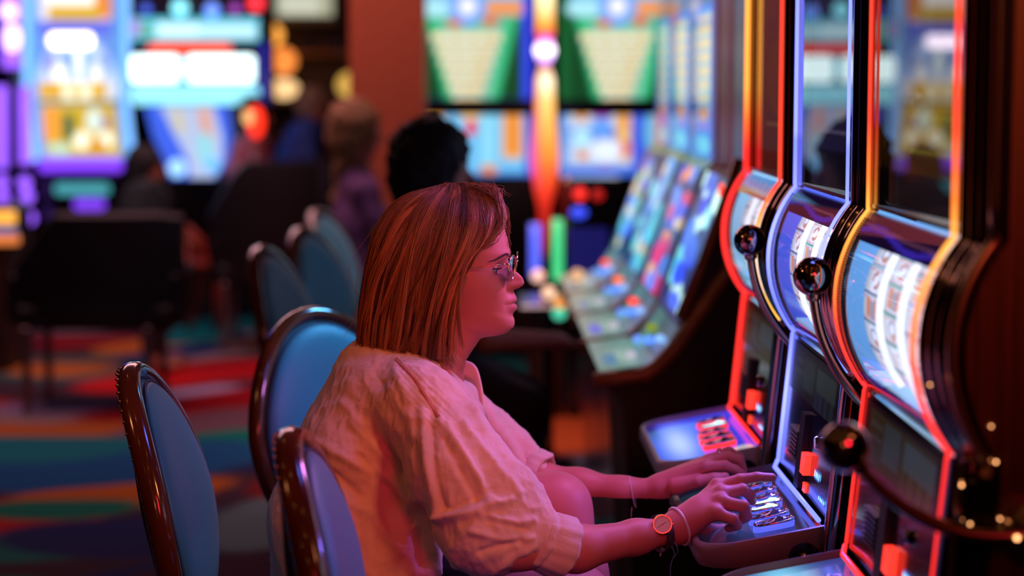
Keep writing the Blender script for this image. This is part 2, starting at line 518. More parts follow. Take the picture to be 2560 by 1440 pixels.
def neon_ramp(kind):
    if kind == 'blue': return lambda z: np.tile(np.array((0.11, 0.14, 1.0)) * 2.2, (len(z), 1)) * (0.75 + 0.45 * np.abs(np.sin(z * 5 + 0.6)))[:, None] + np.array((0.32, 0.34, 0.5)) * (np.exp(-((z - 0.93) / 0.09) ** 2) + np.exp(-((z - 1.23) / 0.1) ** 2) + 0.5 * (z > 1.4))[:, None]
    stops = {'red': [(0.7, (1, 0.022, 0.015)), (1.06, (1, 0.025, 0.02)), (1.14, (1, 0.05, 0.02)), (1.21, (1, 0.20, 0.03)), (1.31, (1, 0.42, 0.06)), (1.36, (1, 0.20, 0.03)), (1.45, (1, 0.05, 0.025)), (2.3, (1, 0.04, 0.03))],
             'yellow': [(0.7, (1, 0.03, 0.02)), (1.30, (1, 0.022, 0.018)), (1.36, (1, 0.025, 0.02)), (1.42, (1, 0.12, 0.02)), (1.50, (1, 0.36, 0.05)), (2.3, (1, 0.52, 0.08))],
             'mixed': [(0.7, (1, 0.03, 0.015)), (0.93, (1, 0.06, 0.02)), (1.00, (1, 0.35, 0.05)), (1.05, (1, 0.5, 0.07)), (1.2, (1, 0.45, 0.06)), (1.30, (1, 0.05, 0.02)), (2.3, (1, 0.03, 0.02))]}[kind]
    zs = [a for a, b in stops]; cs = np.array([b for a, b in stops])
    return lambda z: np.stack([np.interp(z, zs, cs[:, i]) for i in range(3)], 1) * 1.7

def neon_obj(kind, y, parent, r=0.0042, zmin=None):
    path = face_path(off=0.004)
    if kind in ('red3',): pass
    # resample for colour
    P2 = np.array(path); seg = np.linalg.norm(np.diff(P2, axis=0), axis=1); L = np.r_[0, np.cumsum(seg)]
    s = np.unique(np.r_[np.linspace(0, L[-1], 90), L])
    pts = np.stack([np.interp(s, L, P2[:, 0]), np.full(len(s), y), np.interp(s, L, P2[:, 1])], 1)
    g = G(); g.tube(pts, r, 8)
    V = np.concatenate(g.v)
    return g.build('neon_tube', screen_mat('neon', 1.0, 0.3, base=0.05), parent, smooth=True, cols=neon_ramp(kind)(V[:, 2]))

def arc_map(y0, y1, zt, zb, off):
    P2 = np.array(face_path(40, off))[3:-2]
    def mp(u, v):
        z = zb + (zt - zb) * v
        order = np.argsort(P2[:, 1])
        x = np.interp(z, P2[order, 1], P2[order, 0])
        return np.stack([x, y1 + (y0 - y1) * u, z], 1)
    return mp

def reel_art(k, tone):
    def fn(u, v):
        n = 5.0
        vv = v * n + 0.35 * k
        cell = np.floor(vv).astype(int); f = vv - cell
        c = np.tile(np.array([0.80, 0.82, 1.0]) * 1.5, (len(u), 1))
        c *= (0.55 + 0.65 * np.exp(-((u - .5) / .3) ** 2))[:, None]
        def put(m, col):
            nonlocal c
            c = c * (1 - m[:, None]) + np.array(col) * m[:, None]
        # one symbol per cell: a curled figure, a bar pair, a wreath
        sym = (cell * 2 + k) % 3
        r = np.hypot((u - .5) / .22, (f - .52) / .33)
        curl = (np.abs(r - .75) < .22) * (np.sin(np.arctan2(f - .5, u - .5) * 2 + cell) > -.5)
        put(curl * (sym == 0) * 0.85, (0.75, 0.14, 0.05) if (cell.max() > 0) else (0, 0, 0))
        put(((np.abs(u - .28) < .12) | (np.abs(u - .72) < .12)) * (f > .18) * (f < .85) * (sym == 1) * 0.9, (1.1, 0.28, 0.02))
        put((np.abs(u - .5) < .10) * (f > .15) * (f < .8) * (sym == 1) * 0.7, (0.18, 0.12, 0.25))
        put((np.abs(r - .8) < .2) * (sym == 2) * 0.7, (0.30, 0.30, 0.62))
        put((np.hypot((u - .55) / .12, (f - .3) / .14) < 1) * (sym == 2) * 0.8, (1.0, 0.35, 0.04))
        put((f < .07) * 0.9, (0.02, 0.04, 0.16))
        put((f > .93) * 0.95, (0.05, 0.65, 0.5) if k == 1 else (0.6, 0.75, 1.0))
        put((np.abs(f - .12) < .018) * 0.8, (0.9, 0.1, 0.12))
        put((np.abs(f - .88) < .018) * 0.8, (0.9, 0.1, 0.12))
        return c * tone
    return fn

def machine_screen_art(style):
    def fn(u, v):   # u 0 = far edge, 1 = near edge
        c = np.tile(np.array((0.004, 0.003, 0.005)), (len(u), 1))
        def put(m, col):
            nonlocal c
            c = c * (1 - m[:, None]) + np.array(col) * m[:, None]
        if style == 'gold':   # dim picture with a gold banner of upright strokes and a rule below
            put((v > .14) * 1.0, (0.010, 0.006, 0.004))
            put((v > .14) * (v < .5) * (u > .08) * 0.8, (0.050, 0.018, 0.005))
            put((v > .14) * (v < .9) * (u > .05) * (u < .2) * 0.6, (0.045, 0.040, 0.006))
            b = (u > .26) * (u < .86)
            put(b * (v > .245) * (v < .335), (0.060, 0.034, 0.008))
            put(b * (v > .26) * (v < .32) * (np.sin(u * 90) > .2) * .8, (0.018, 0.010, 0.003))
            put(b * (np.abs(v - .225) < .006), (0.14, 0.11, 0.012))
            put(b * (np.abs(v - .343) < .005), (0.10, 0.075, 0.012))
            for cu, cv in ((.34, .40), (.48, .40)):
                r = np.hypot((u - cu) / .055, (v - cv) / .05)
                put((np.abs(r - .85) < .15) * .8, (0.10, 0.07, 0.02))
            put((np.abs(u - .36) < .035) * (np.abs(v - .425) < .006), (0.16, 0.17, 0.15))
            r = np.hypot((u - .42) / .12, (v - .72) / .16)
            put((r < 1) * .5, (0.03, 0.045, 0.05))
        elif style == 'violet':
            put((v > .16) * 1.0, (0.012, 0.008, 0.03))
            put((v > .16) * (np.hypot((u - .5) / .35, (v - .6) / .2) < 1) * .6, (0.05, 0.03, 0.07))
            put((np.abs(v - .25) < .012) * (u > .2) * (u < .8), (0.08, 0.06, 0.12))
        else:
            put((v > .10) * 1.0, (0.01, 0.02, 0.03))
            put((v > .10) * (np.hypot((u - .5) / .3, (v - .5) / .2) < 1) * .6, (0.06, 0.03, 0.02))
            put((np.abs(v - .25) < .012) * (u > .2) * (u < .8), (0.1, 0.08, 0.05))
        return c
    return fn

def stadium(cx, cy, z, lx, ly, n=24):
    """rounded outline, long in x"""
    pts = []
    for i in range(n):
        t = 2 * math.pi * i / n
        s, c = math.sin(t), math.cos(t)
        e = 0.55
        pts.append((cx + lx * math.copysign(abs(c) ** e, c), cy + ly * math.copysign(abs(s) ** e, s), z(cx) if callable(z) else z))
    return pts

def make_machine(Yn, Yf, far_neon, near_neon, label, style, deck, lever_turn, lever_len, tray_mat, reel_tone=1.0, cavity=((0.16, 0.42, 0.85), 1.0), tilt=2.1, rad=(.0025, .0038)):
    m = thing('slot_machine', label, 'slot machine', (0.9, (Yn + Yf) / 2, 0), group=None)
    # ---- cabinet: an open shell so the drum window has a hollow behind it
    g = G()
    yb0, yb1 = Yn - 0.085, Yf + 0.028
    g.box((0.70, yb0, 0.0), (1.25, yb1, 2.4))                       # rear body
    g.box((0.616, yb0 + .002, 1.325), (0.70, yb1 - .002, 2.4))       # behind the tall display
    g.box((0.585, yb0, 0.0), (0.70, yb1, 0.80))                     # base
    g.prism_xz([(0.600, 1.03), (0.70, 1.03), (0.70, 0.80), (0.575, 0.80)], yb0 + .002, yb1 - .002)
    g.build('cabinet', M_BLACK, m)
    g = G()
    for ya, yb in ((yb0, Yn - 0.062), (Yf + 0.018, yb1)):
        poly = [(x + 0.042, z) for x, z in face_path(16)] + [(0.605, 0.0), (0.72, 0.0), (0.72, 2.4)]
        g.prism_xz(poly, ya, yb)
    g.build('side_panel', M_BROWNG, m)
    # ---- chrome surrounds following the face
    def surround(y0, y1, name):
        # three rounded ribs
        n = 22; sec = [(-0.045, y1), (-0.045, y0)]
        w = y1 - y0
        for i in range(n + 1):
            t = i / n
            y = y0 + w * t
            h = -0.022 + 0.021 * t + 0.004 * abs(math.sin(math.pi * t * 3)) ** 0.7
            sec.append((h, y))
        return sweep(face_path(20, 0.0), sec).build(name, M_FRAME, m, smooth=True, angle=50)
    surround(Yn - 0.062, Yn - 0.007, 'chrome_surround')
    surround(Yf + 0.007, Yf + 0.018, 'chrome_surround')
    # a second rib standing proud of the arch
    arc = [(x + 0.030, Yn - 0.072, z) for x, z in face_path(20)]
    G().tube(arc, 0.0095, 12).build('arch_rail', M_BRONZE, m, smooth=True)
    # chrome post in front of the lower side
    G().tube([(0.590, Yn - 0.050, 1.045), (0.578, Yn - 0.050, 0.93), (0.560, Yn - 0.050, 0.74), (0.548, Yn - 0.050, 0.1)], 0.0185, 20).build('chrome_post', M_CHROME, m, smooth=True, angle=60)
    # ---- neon
    neon_obj(far_neon, Yf, m, rad[0]); neon_obj(near_neon, Yn, m, rad[1])
    # ---- ribbed strip inside the neon along the arch
    g = G()
    P2 = np.array(face_path(70))[4:-3]
    for (x, z) in P2[4:-4]:
        g.box((x - 0.001, Yf - 0.020, z - 0.0012), (x + 0.006, Yf - 0.007, z + 0.0012))
    tag(g.build('ribbed_strip', M_BLACKM, m), kind='stuff')
    # ---- tall display behind its pane
    mp = lambda u, v: np.stack([np.full_like(u, 0.613), Yf - .008 + (Yn - Yf + .016) * u, 1.325 + 0.95 * v], 1)
    sty = machine_screen_art(style)
    painted('display', screen_mat('dim_display', 1.0, 0.4), lambda u, v: sty(u, v * .95 / .38), mp, 60, 160, m)
    ym = (Yn + Yf) / 2; hy = (Yf - Yn) / 2 - 0.008; dx = math.tan(math.radians(tilt)) * hy
    g = G(); x0 = 0.600
    g.add([(x0 + dx, ym - hy, 1.322), (x0 - dx, ym + hy, 1.322), (x0 - dx, ym + hy, 2.28), (x0 + dx, ym - hy, 2.28)], [(0, 3, 2, 1)])
    G().box((0.5885, Yn + .004, 1.318), (0.616, Yf - .004, 1.324)).build('display_ledge', M_BLACK, m)
    g.build('display_glass', glass_mat('display_glass', (0.9, 0.9, 0.9), 2.0), m)
    # ---- drum window: backlit hollow with three reels
    cc, cs = cavity
    g = G(); poly = [(x + 0.012, z) for x, z in face_path(16)][4:-3] + [(0.66, 1.055), (0.66, 1.295)]
    zz = lambda k: k
    g.prism_xz(poly, Yf - 0.012, Yf - 0.009)
    g.build('reel_well_side', emat('well_side_' + style, (cc[0], cc[1], cc[2]), cs), m)
    G().box((0.655, Yn + .006, 1.05), (0.66, Yf - .012, 1.30)).build('reel_well_back', emat('well_back_' + style, (cc[0], cc[1], cc[2]), cs * .8), m)
    G().box((0.588, Yn + .006, 1.066), (0.655, Yf - .012, 1.071)).build('reel_well_shelf', emat('well_shelf_' + style, (0.45, 0.7, 1.0), 1.2 * cs), m)  # light falling on the shelf is put in as glow
    G().box((0.590, Yn + .006, 1.278), (0.655, Yf - .012, 1.283)).build('reel_well_light', emat('well_light', (0.75, 0.88, 1.0), 1.3), m)
    # header strip over the window
    hp = arc_map(Yn + .006, Yf - .008, 1.312, 1.272, -0.004)
    def hart(u, v):
        c = np.tile(srgb(26, 10, 44), (len(u), 1)).astype(float)
        if style == 'plain':
            c = np.tile(srgb(60, 110, 190), (len(u), 1)); k = (np.sin(u * 40) * .3 + .55 > v); c[k] = srgb(210, 80, 40)
        else:
            k = np.abs(v - 0.35 - 0.2 * np.sin(u * 7)) < 0.10; c[k] = srgb(60, 40, 170)
            k = np.abs(v - 0.6 + 0.2 * u) < 0.04; c[k] = srgb(110, 60, 90)
        return c
    painted('window_header', screen_mat('header_print', 0.8, 0.15), hart, hp, 50, 14, m)
    sp = arc_map(Yn + .006, Yf - .008, 1.077, 1.046, -0.003)
    def sart(u, v):
        c = np.tile(srgb(22, 8, 36), (len(u), 1)).astype(float); k = np.abs(v - .75) < .1; c[k] = srgb(70, 40, 170); return c
    painted('window_sill', screen_mat('header_print', 0.8, 0.15), sart, sp, 50, 10, m)
    rz = 1.182; R = 0.165; xc = RX + R
    y_a = Yn + 0.035
    wR = (Yf - Yn - 0.15) / 3
    for k in range(3):
        ya = y_a + (2 - k) * (wR + 0.006) + 0.006
        def rm(u, v, ya=ya):
            a = (v - .5) * 2 * 0.62
            return np.stack([xc - R * np.cos(a), ya + (wR - .008) * (1 - u), rz + R * np.sin(a)], 1)
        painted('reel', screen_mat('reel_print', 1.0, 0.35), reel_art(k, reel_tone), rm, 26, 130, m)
    g = G()
    for k in range(1, 3):
        ya = y_a + k * (wR + .006) - 0.001
        ring = []
        for i in range(15):
            a = (i / 14 - .5) * 2 * 0.64
            ring.append((xc - (R + .003) * math.cos(a), ya, rz + (R + .003) * math.sin(a)))
        g.tube(ring, 0.0056, 6)
    g.build('reel_divider_lights', emat('divider_' + style, (0.85, 0.88, 1.0), 2.2 * reel_tone), m, smooth=True)
    g = G(); P3 = np.array(face_path(28))[4:-3]
    g.loft([[(x - .0005, Yn + .005, z), (x - .0005, Yf - .007, z)] for x, z in P3], closed=False)
    g.build('window_glass', glass_mat('clear_glass', (0.96, 0.97, 1), 1.35), m, smooth=True)
    # ---- lower display, reader and player buttons on the sloping face
    fx = lambda z: 0.587 + (0.563 - 0.587) * (1.040 - z) / (1.040 - 0.797)
    def low(z0, z1, ya, yb, name, mat, fn, off=0.0015, nu=40, nv=30):
        mp = lambda u, v: np.stack([0.5869 + (0.5631 - 0.5869) * (1.040 - (z0 + (z1 - z0) * v)) / 0.243 - off, yb + (ya - yb) * u, z0 + (z1 - z0) * v], 1)
        return painted(name, mat, fn, mp, nu, nv, m)
    G().prism_xz([(fx(1.04), 1.04), (0.62, 1.04), (0.62, 0.797), (fx(0.797), 0.797)], Yn + .004, Yf - .004).build('lower_door', M_BLACK, m)
    def lowart(u, v):
        c = np.tile(np.array((0.006, 0.004, 0.006)), (len(u), 1))
        def put(mm, col):
            nonlocal c
            c = c * (1 - mm[:, None]) + np.array(col) * mm[:, None]
        A, B = ((0.07, 0.06, 0.015), (0.05, 0.08, 0.10)) if style != 'violet' else ((0.02, 0.03, 0.035), (0.035, 0.05, 0.05))
        put((u > .08) * (u < .92) * (v < .9) * .9, tuple(x * .5 for x in A))
        put((u > .55) * (u < .92) * (v > .35) * (v < .8) * .9, B)
        put((u > .55) * (u < .92) * (v < .35) * (np.sin(u * 60) > 0) * .8, A)
        put((u > .3) * (u < .5) * (v > .2) * (v < .85) * .7, tuple(x * .8 for x in B))
        put((u > .12) * (u < .28) * (np.sin(v * 30) > .2) * (v > .3) * (v < .85) * .7, (0.06, 0.05, 0.05))
        return c
    low(0.945, 1.032, Yn + .01, Yf - .01, 'lower_display', screen_mat('lower_print', 0.4, 0.2), lowart)
    def block(z0, z1, ya, yb, name, mat, d=0.006):
        return G().prism_xz([(fx(z0) - d, z0), (fx(z1) - d, z1), (fx(z1) + .002, z1), (fx(z0) + .002, z0)], ya, yb).build(name, mat, m)
    W = Yf - Yn
    block(0.833, 0.868, Yn + .40 * W, Yn + .47 * W, 'service_button', emat('red_button', (1.0, 0.035, 0.02), 1.7), 0.012)
    block(0.800, 0.815, Yn + .42 * W, Yn + .47 * W, 'small_red_light', emat('red_light', (1.0, 0.06, 0.02), 1.2), 0.004)
    def led(u, v):
        c = np.tile(np.array((0.02, 0.06, 0.3)), (len(u), 1)); k = (np.sin(u * 22) > -.3) * (v > .2) * (v < .8); c[k] = (0.35, 1.0, 1.7); return c
    low(0.838, 0.856, Yn + .22 * W, Yn + .31 * W, 'credit_meter', screen_mat('led', 1.4, 0.2), led, nu=24, nv=8)
    low(0.812, 0.822, Yn + .10 * W, Yn + .2 * W, 'player_card_display', screen_mat('led', 1.4, 0.2), led, nu=24, nv=8)
    gr = G()
    for i in range(7):
        z = 0.84 + i * .0075
        gr.prism_xz([(fx(z) - .009, z), (fx(z) - .009, z + .004), (fx(z), z + .004), (fx(z), z)], Yn + .62 * W, Yn + .78 * W)
    gr.build('bill_slot', pmat('grey_plastic', (0.10, 0.09, 0.10), 0.35), m)
    block(0.80, 0.93, Yn + .50 * W, Yn + .58 * W, 'reader_housing', M_BLACKM, 0.010)
    G().lathe([(0.010, -.004), (0.012, 0), (0.009, .004)], (fx(.90) - .004, Yn + .3 * W, .90), 16, 'x').build('key_lock', M_CHROME, m, smooth=True, angle=40)
    # ---- tray (button deck)
    XB, XF = 0.560, 0.350
    ztop = lambda x: 0.795 - (XB - x) * 0.19
    yn_t, yf_t = Yn - 0.012, Yf + 0.004
    rc = 0.065; out = [(XB, yn_t)]
    for i in range(9):
        a = math.pi / 2 * i / 8; out.append((XF + rc - rc * math.sin(a), yn_t + rc - rc * math.cos(a)))
    for i in range(9):
        a = math.pi / 2 * i / 8; out.append((XF + rc - rc * math.cos(a), yf_t - rc + rc * math.sin(a)))
    out.append((XB, yf_t))
    def ring(scale, dz, zf=None):
        cx, cy = XB, (yn_t + yf_t) / 2
        r = []
        for x, y in out:
            X = cx + (x - cx) * scale[0]; Yy = cy + (y - cy) * scale[1]
            r.append((X, Yy, (zf(X) if zf else ztop(X)) + dz))
        return r
    zb = lambda x: ztop(x) - 0.036 - 0.11 * max(0, x - XF)
    g = G()
    g.loft([ring((.97, .975), 0, zb), ring((1, 1), .012, zb), ring((1.0, 1.0), -.006), ring((.985, .99), 0.0), ring((.955, .972), 0.001), ring((.945, .965), -.012)])
    g.build('tray', tray_mat, m, smooth=True, angle=50)
    # recessed deck panel
    dy0, dy1 = yn_t + .014, yf_t - .012
    def dmap(u, v):
        # inset of the outline
        x = XF + 0.014 + (XB - .004 - XF - 0.014) * v
        e = np.clip((XF + rc - x) / rc, 0, 1); ins = rc * (1 - np.sqrt(np.clip(1 - e * e, 0, 1))) * .85
        y = (dy1 - ins) + ((dy0 + ins) - (dy1 - ins)) * u
        return np.stack([x, y, ztop(x) - 0.0105], 1)
    if deck == 'blue':
        def dart(u, v):
            c = np.tile(np.array((0.03, 0.05, 0.75)), (len(u), 1))
            w = np.exp(-((v - .27) / .15) ** 2) * np.exp(-((u - .55) / .36) ** 2); c = c + w[:, None] * np.array((0.55, 0.60, 0.55)) * (0.8 + .2 * np.sin(u * 90))[:, None]  # white glare on the deck, painted into its colour
            k = np.exp(-((v - .05) / .07) ** 2 - ((u - .1) / .25) ** 2)[:, None]; c = c * (1 - .8 * k)
            k = (np.hypot((v - .85) / .12, (u - .92) / .10) < 1)[:, None]; c = c * (1 - .8 * k) + .8 * k * np.array((.6, .55, .45))
            return c
    elif deck == 'dark':
        def dart(u, v):
            c = np.tile(np.array((0.004, 0.004, 0.014)), (len(u), 1))
            k = np.exp(-((v - .42) / .16) ** 2 - ((u - .72) / .2) ** 2)[:, None]; return c + k * np.array((0.02, 0.05, 0.22))
    else:
        def dart(u, v):
            c = np.tile(np.array((0.03, 0.05, 0.25)), (len(u), 1))
            k = np.exp(-((v - .45) / .2) ** 2 - ((u - .15) / .2) ** 2)[:, None]; return c + k * np.array((0.2, 0.7, 0.8))  # cyan reflection painted into the deck's colour
    painted('deck_panel', screen_mat('deck_' + deck, 1.0, 0.10), dart, dmap, 60, 30, m)
    # buttons in a row that runs along the machine
    ringm = pmat('bright_chrome', (0.85, 0.85, 0.9), 0.06, 1.0)
    Ws = [(0.115, .034, .016, 0), (0.215, .034, .016, 0), (0.31, .026, .013, 1), (0.385, .026, .013, 1), (0.47, .026, .013, 0), (.56, .03, .013, 0), (.66, .03, .013, 0)]
    if deck == 'blue': Ws = [(0.18, .034, .016, 2), (0.30, .034, .016, 2), (0.42, .03, .014, 0), (0.54, .03, .014, 1), (0.66, .030, .014, 2)]
    for j, (f, lx, ly, lit) in enumerate(Ws):
        by = yn_t + f * (yf_t - yn_t) + .03; bx = 0.486 + .01 * (j > 2)
        zb0 = ztop(bx) - .010
        outl = stadium(bx, by, lambda x: 0, lx, ly)
        zz = lambda x: ztop(x) - .010
        base_col = {'blue': emat('glow_red', (1.0, 0.03, 0.02), 1.6), 'dark': emat('glow_blue', (0.10, 0.13, 1.0), 1.1)}.get(deck, emat('glow_blue', (0.10, 0.13, 1.0), 1.1))
        g = G(); g.loft([[(bx + (x - bx) * s, by + (y - by) * s, zz(x) + h) for x, y, _ in outl] for s, h in ((1.0, 0), (1.0, .008), (.9, .0105))])
        bb = g.build('deck_button', base_col, m, smooth=True, angle=40)
        g = G(); g.tube([(bx + (x - bx) * .93, by + (y - by) * .93, zz(x) + .0115) for x, y, _ in outl], .0022, 8, closed=True)
        g.build('button_ring', ringm, bb, smooth=True)
        g = G(); g.loft([[(bx + (x - bx) * s, by + (y - by) * s, zz(x) + h) for x, y, _ in outl] for s, h in ((.84, .008), (.80, .0115), (.6, .0135), (.2, .0142))])
        g.build('button_cap', {0: M_CHROME if False else pmat('clear_cap', (0.35, 0.35, 0.5), 0.05, 0.7), 1: emat('cap_white', (0.45, 1.0, 1.0), 1.7), 2: pmat('clear_cap', (0.35, 0.35, 0.5), 0.05, 0.7)}[lit], bb, smooth=True)
    # neon along the rear of the deck
    g = G(); g.tube([(XB - .002, Yf, .799), (XB - .014, Yf - .05, .797), (XB - .010, Yn + .02, .797)], .0042, 8)
    V = np.concatenate(g.v)
    nk = neon_ramp(far_neon if far_neon == 'blue' else 'red')(V[:, 2])
    g.build('deck_neon', screen_mat('neon', 1.0, 0.3, base=0.05), m, smooth=True, cols=nk)
    # lock on the tray's side, in a dark round recess
    lk = G().lathe([(0.026, 0), (0.026, -.003), (0.02, -.004)], (0.522, yn_t + .001, 0.742), 28, 'y').build('lock_recess', M_BLACK, m, smooth=True, angle=40)
    G().lathe([(0.0095, 0), (0.0095, -.006), (0.007, -.008), (.001, -.008)], (0.522, yn_t - .003, 0.742), 20, 'y').build('lock_barrel', M_CHROME, lk, smooth=True, angle=40)
    # ---- lever
    piv = np.array((0.665, 0.970)); yl = Yn - 0.120
    ctrl = np.array([(0.5106, 1.209), (0.514, 1.165), (0.524, 1.118), (0.546, 1.070), (0.576, 1.028), (0.615, 0.995), (0.665, 0.970)])
    a = math.radians(lever_turn); ca, sa = math.cos(a), math.sin(a)
    q = (ctrl - piv) @ np.array([[ca, sa], [-sa, ca]]) * lever_len + piv
    ts = np.linspace(0, 1, 7); tt = np.linspace(0, 1, 28)
    cx = np.interp(tt, ts, q[:, 0]); cz = np.interp(tt, ts, q[:, 1])
    for _ in range(6):
        cx[1:-1] = (cx[:-2] + 2 * cx[1:-1] + cx[2:]) / 4; cz[1:-1] = (cz[:-2] + 2 * cz[1:-1] + cz[2:]) / 4
    lev = thing('lever', 'pull lever', 'lever', (q[0][0], yl, q[0][1]))
    lev.parent = m; del lev['label']; del lev['category']
    lev.matrix_basis = Matrix.Translation(Vector((q[0][0], yl, q[0][1])) - m.location)
    g = G(); g.tube([(x, yl, z) for x, z in zip(cx, cz)], np.linspace(0.0072, 0.0105, 28), 14)
    g.build('lever_arm', M_BRONZE, lev, smooth=True, angle=60)
    G().sphere((q[0][0], yl, q[0][1]), 0.0302, 40, 24).build('lever_ball', M_BALL, lev, smooth=True)
    n = (q[1] - q[0]) / np.linalg.norm(q[1] - q[0])
    G().tube([(q[0][0] + n[0] * t, yl, q[0][1] + n[1] * t) for t in (.026, .034, .038)], [0.012, 0.0115, 0.008], 16).build('ball_collar', M_BRONZE, lev, smooth=True, angle=40)
    G().lathe([(0.035, 0.035), (0.035, 0.002), (0.028, -.004), (0.012, -.02)], (0.665, yl + .004, 0.970), 28, 'y').build('lever_hub', M_BRONZE, lev, smooth=True, angle=40)
    return m

TILT = 1.25
RX = 0.560
make_machine(2.45, 3.00, 'red', 'red', 'nearest curved slot machine, red neon edge and gold ball lever pulled down', 'gold', 'cyan', 33, .90, M_TRAY, .8)
make_machine(3.17, 3.70, 'blue', 'blue', 'blue neon edged slot machine whose button deck the woman is touching', 'violet', 'dark', 0, 1.0, M_TRAY, .9, ((0.10, 0.16, 0.95), 0.9), 2.4, (.0034, .0028))
make_machine(3.89, 4.39, 'yellow', 'mixed', 'farthest of the curved slot machines, with a bright blue deck and red lit buttons', 'plain', 'blue', 0, 1.0, M_TRAYG, .8, ((0.30, 0.58, 0.85), 1.2), 0.4, (.0052, .0036))

# glints in the nearest machine's chrome, put in as tiny glowing beads
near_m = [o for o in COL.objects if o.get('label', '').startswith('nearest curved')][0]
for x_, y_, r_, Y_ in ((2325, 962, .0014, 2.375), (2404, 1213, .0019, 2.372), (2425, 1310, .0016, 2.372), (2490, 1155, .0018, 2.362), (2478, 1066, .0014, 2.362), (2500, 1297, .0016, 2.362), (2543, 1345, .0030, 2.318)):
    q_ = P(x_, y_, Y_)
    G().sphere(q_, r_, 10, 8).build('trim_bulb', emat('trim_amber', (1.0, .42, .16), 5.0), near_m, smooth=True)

# ================================================================== oval-backed chairs
def make_chair(label, loc, rz, lean=0.22):
    """origin under the seat; the chair faces +x before turning"""
    t = thing('chair', label, 'chair', (0, 0, 0), 'oval-backed chairs along the machine rows')
    H = 1.030; hh = 0.235; hw = 0.205         # oval centre etc.
    def bp(a, r=1.0, n=0.0):
        # point on the tilted oval back; a angle, r radial factor, n forward
        y = hw * r * math.cos(a) * (1.0 - 0.12 * math.sin(a) * (math.sin(a) > 0)); z = hh * r * math.sin(a)
        zz = H - 0.016 - hh + z
        x = -(zz - 0.55) * lean * 0.9 - 0.02 + n - 0.045 * (math.cos(a) * r) ** 2 * -0.8
        return (x, y, zz)
    N = 48
    G().tube([bp(2 * math.pi * i / N) for i in range(N)], 0.0165, 12, closed=True, flat=1.25, up=(1, 0, 0.2)).build('back_frame', M_WOODF, t, smooth=True)
    # cushion: boxed side, domed front
    def ringc(r, n): return [bp(2 * math.pi * i / N, r, n) for i in range(N)]
    g = G(); g.loft([ringc(.93, -.004), ringc(.94, .012), ringc(.925, .022)], caps=False)
    g.build('cushion_boxing', M_PADS, t, smooth=True)
    g = G(); g.loft([ringc(.925, .022), ringc(.90, .030), ringc(.80, .042), ringc(.6, .052), ringc(.3, .058), ringc(.02, .06)], caps=True)
    g.build('back_cushion', M_PAD, t, smooth=True)
    g = G(); g.tube(ringc(.928, .0225), .0024, 6, closed=True); g.build('piping', pmat('navy_piping', (0.02, 0.03, 0.08), .5), t, smooth=True)
    g = G(); g.loft([ringc(.95, -.006), ringc(.8, -.018), ringc(.4, -.024), ringc(.02, -.026)][::-1], caps=True)
    g.build('back_shell', M_BLACKM, t, smooth=True)
    # nail heads round the rear of the frame
    g = G()
    for i in range(0, 64):
        p = bp(2 * math.pi * i / 64, 1.02, -.019); g.sphere(p, .0035, 6, 4)
    tag(g.build('nail_heads', M_BRONZE, t, smooth=True), kind='stuff')
    # seat, posts, swivel stem and foot
    rr = [[(0.235 + 0.225 * k * math.copysign(abs(math.cos(a)) ** .7, math.cos(a)), 0.225 * k * math.copysign(abs(math.sin(a)) ** .7, math.sin(a)), z) for a in np.linspace(0, 2 * math.pi, 36, endpoint=False)]
          for k, z in ((.9, .505), (1.0, .52), (1.02, .545), (.97, .57), (.8, .585), (.4, .592), (.02, .594))]
    G().loft(rr).build('seat', M_PAD, t, smooth=True)
    G().loft([[(x, y, z - .02) for x, y, z in rr[0]], [(x, y, z) for x, y, z in rr[0]]]).build('seat_rim', M_WOODF, t)
    for s in (-1, 1):
        p0 = bp(-math.pi / 2 + s * .5); g = G()
        g.tube([p0, (p0[0] + .02, p0[1], .55), (.04, p0[1], .50)], .013, 10); g.build('back_post', M_WOODF, t, smooth=True)
    g = G(); g.lathe([(.03, .0), (.03, .5)], (.235, 0, 0), 20); g.build('stem', M_STEEL, t, smooth=True, angle=40)
    g = G(); g.lathe([(.24, 0), (.24, .012), (.2, .02), (.05, .035), (.03, .05)], (.235, 0, 0), 36); g.build('base', M_STEEL, t, smooth=True, angle=40)
    g = G(); g.tube([(.235 + .17 * math.cos(a), .17 * math.sin(a), .22) for a in np.linspace(0, 2 * math.pi, 24, endpoint=False)], .01, 8, closed=True); g.build('foot_ring', M_STEEL, t, smooth=True)
    t.location = loc; t.rotation_euler = (0, 0, rz)
    return t

def top_at(px, Y, rz, lean=.22):
    """place so the top of the back stands at pixel column px, depth Y"""
    q = P(px, 800, Y); off = -(1.03 - 0.55) * lean * .9 - .02
    return (q.x - off * math.cos(rz), Y - off * math.sin(rz), 0)
ch = make_chair('brown-framed chair with its top in front of the lower back of the woman', (0, 0, 0), 0, .13)
ch.location = top_at(716, 2.74, math.radians(-1), .13); ch.rotation_euler[2] = math.radians(-1)
ch = make_chair('oval-backed chair standing alone on the carpet, its back edge-on', (0, 0, 0), 0)
ch.location = top_at(322, 3.40, math.radians(-1)); ch.rotation_euler[2] = math.radians(-1)
def more_chair(label, px, Y, deg):
    c = copy_tree(ch); c['label'] = label
    rz = math.radians(deg); c.location = top_at(px, Y, rz); c.rotation_euler[2] = rz
    return c
more_chair('chair turned to show its wide blue back just behind the shoulder of the woman', 775, 4.27, -48)
more_chair('blurred blue chair nearest the carpet, before the two other far ones', 650, 5.95, -14)
more_chair('blurred blue chair in the middle of the three far ones', 752, 6.75, -20)
more_chair('smallest and farthest blurred blue chair, beside the fair-haired person', 792, 7.75, -16)
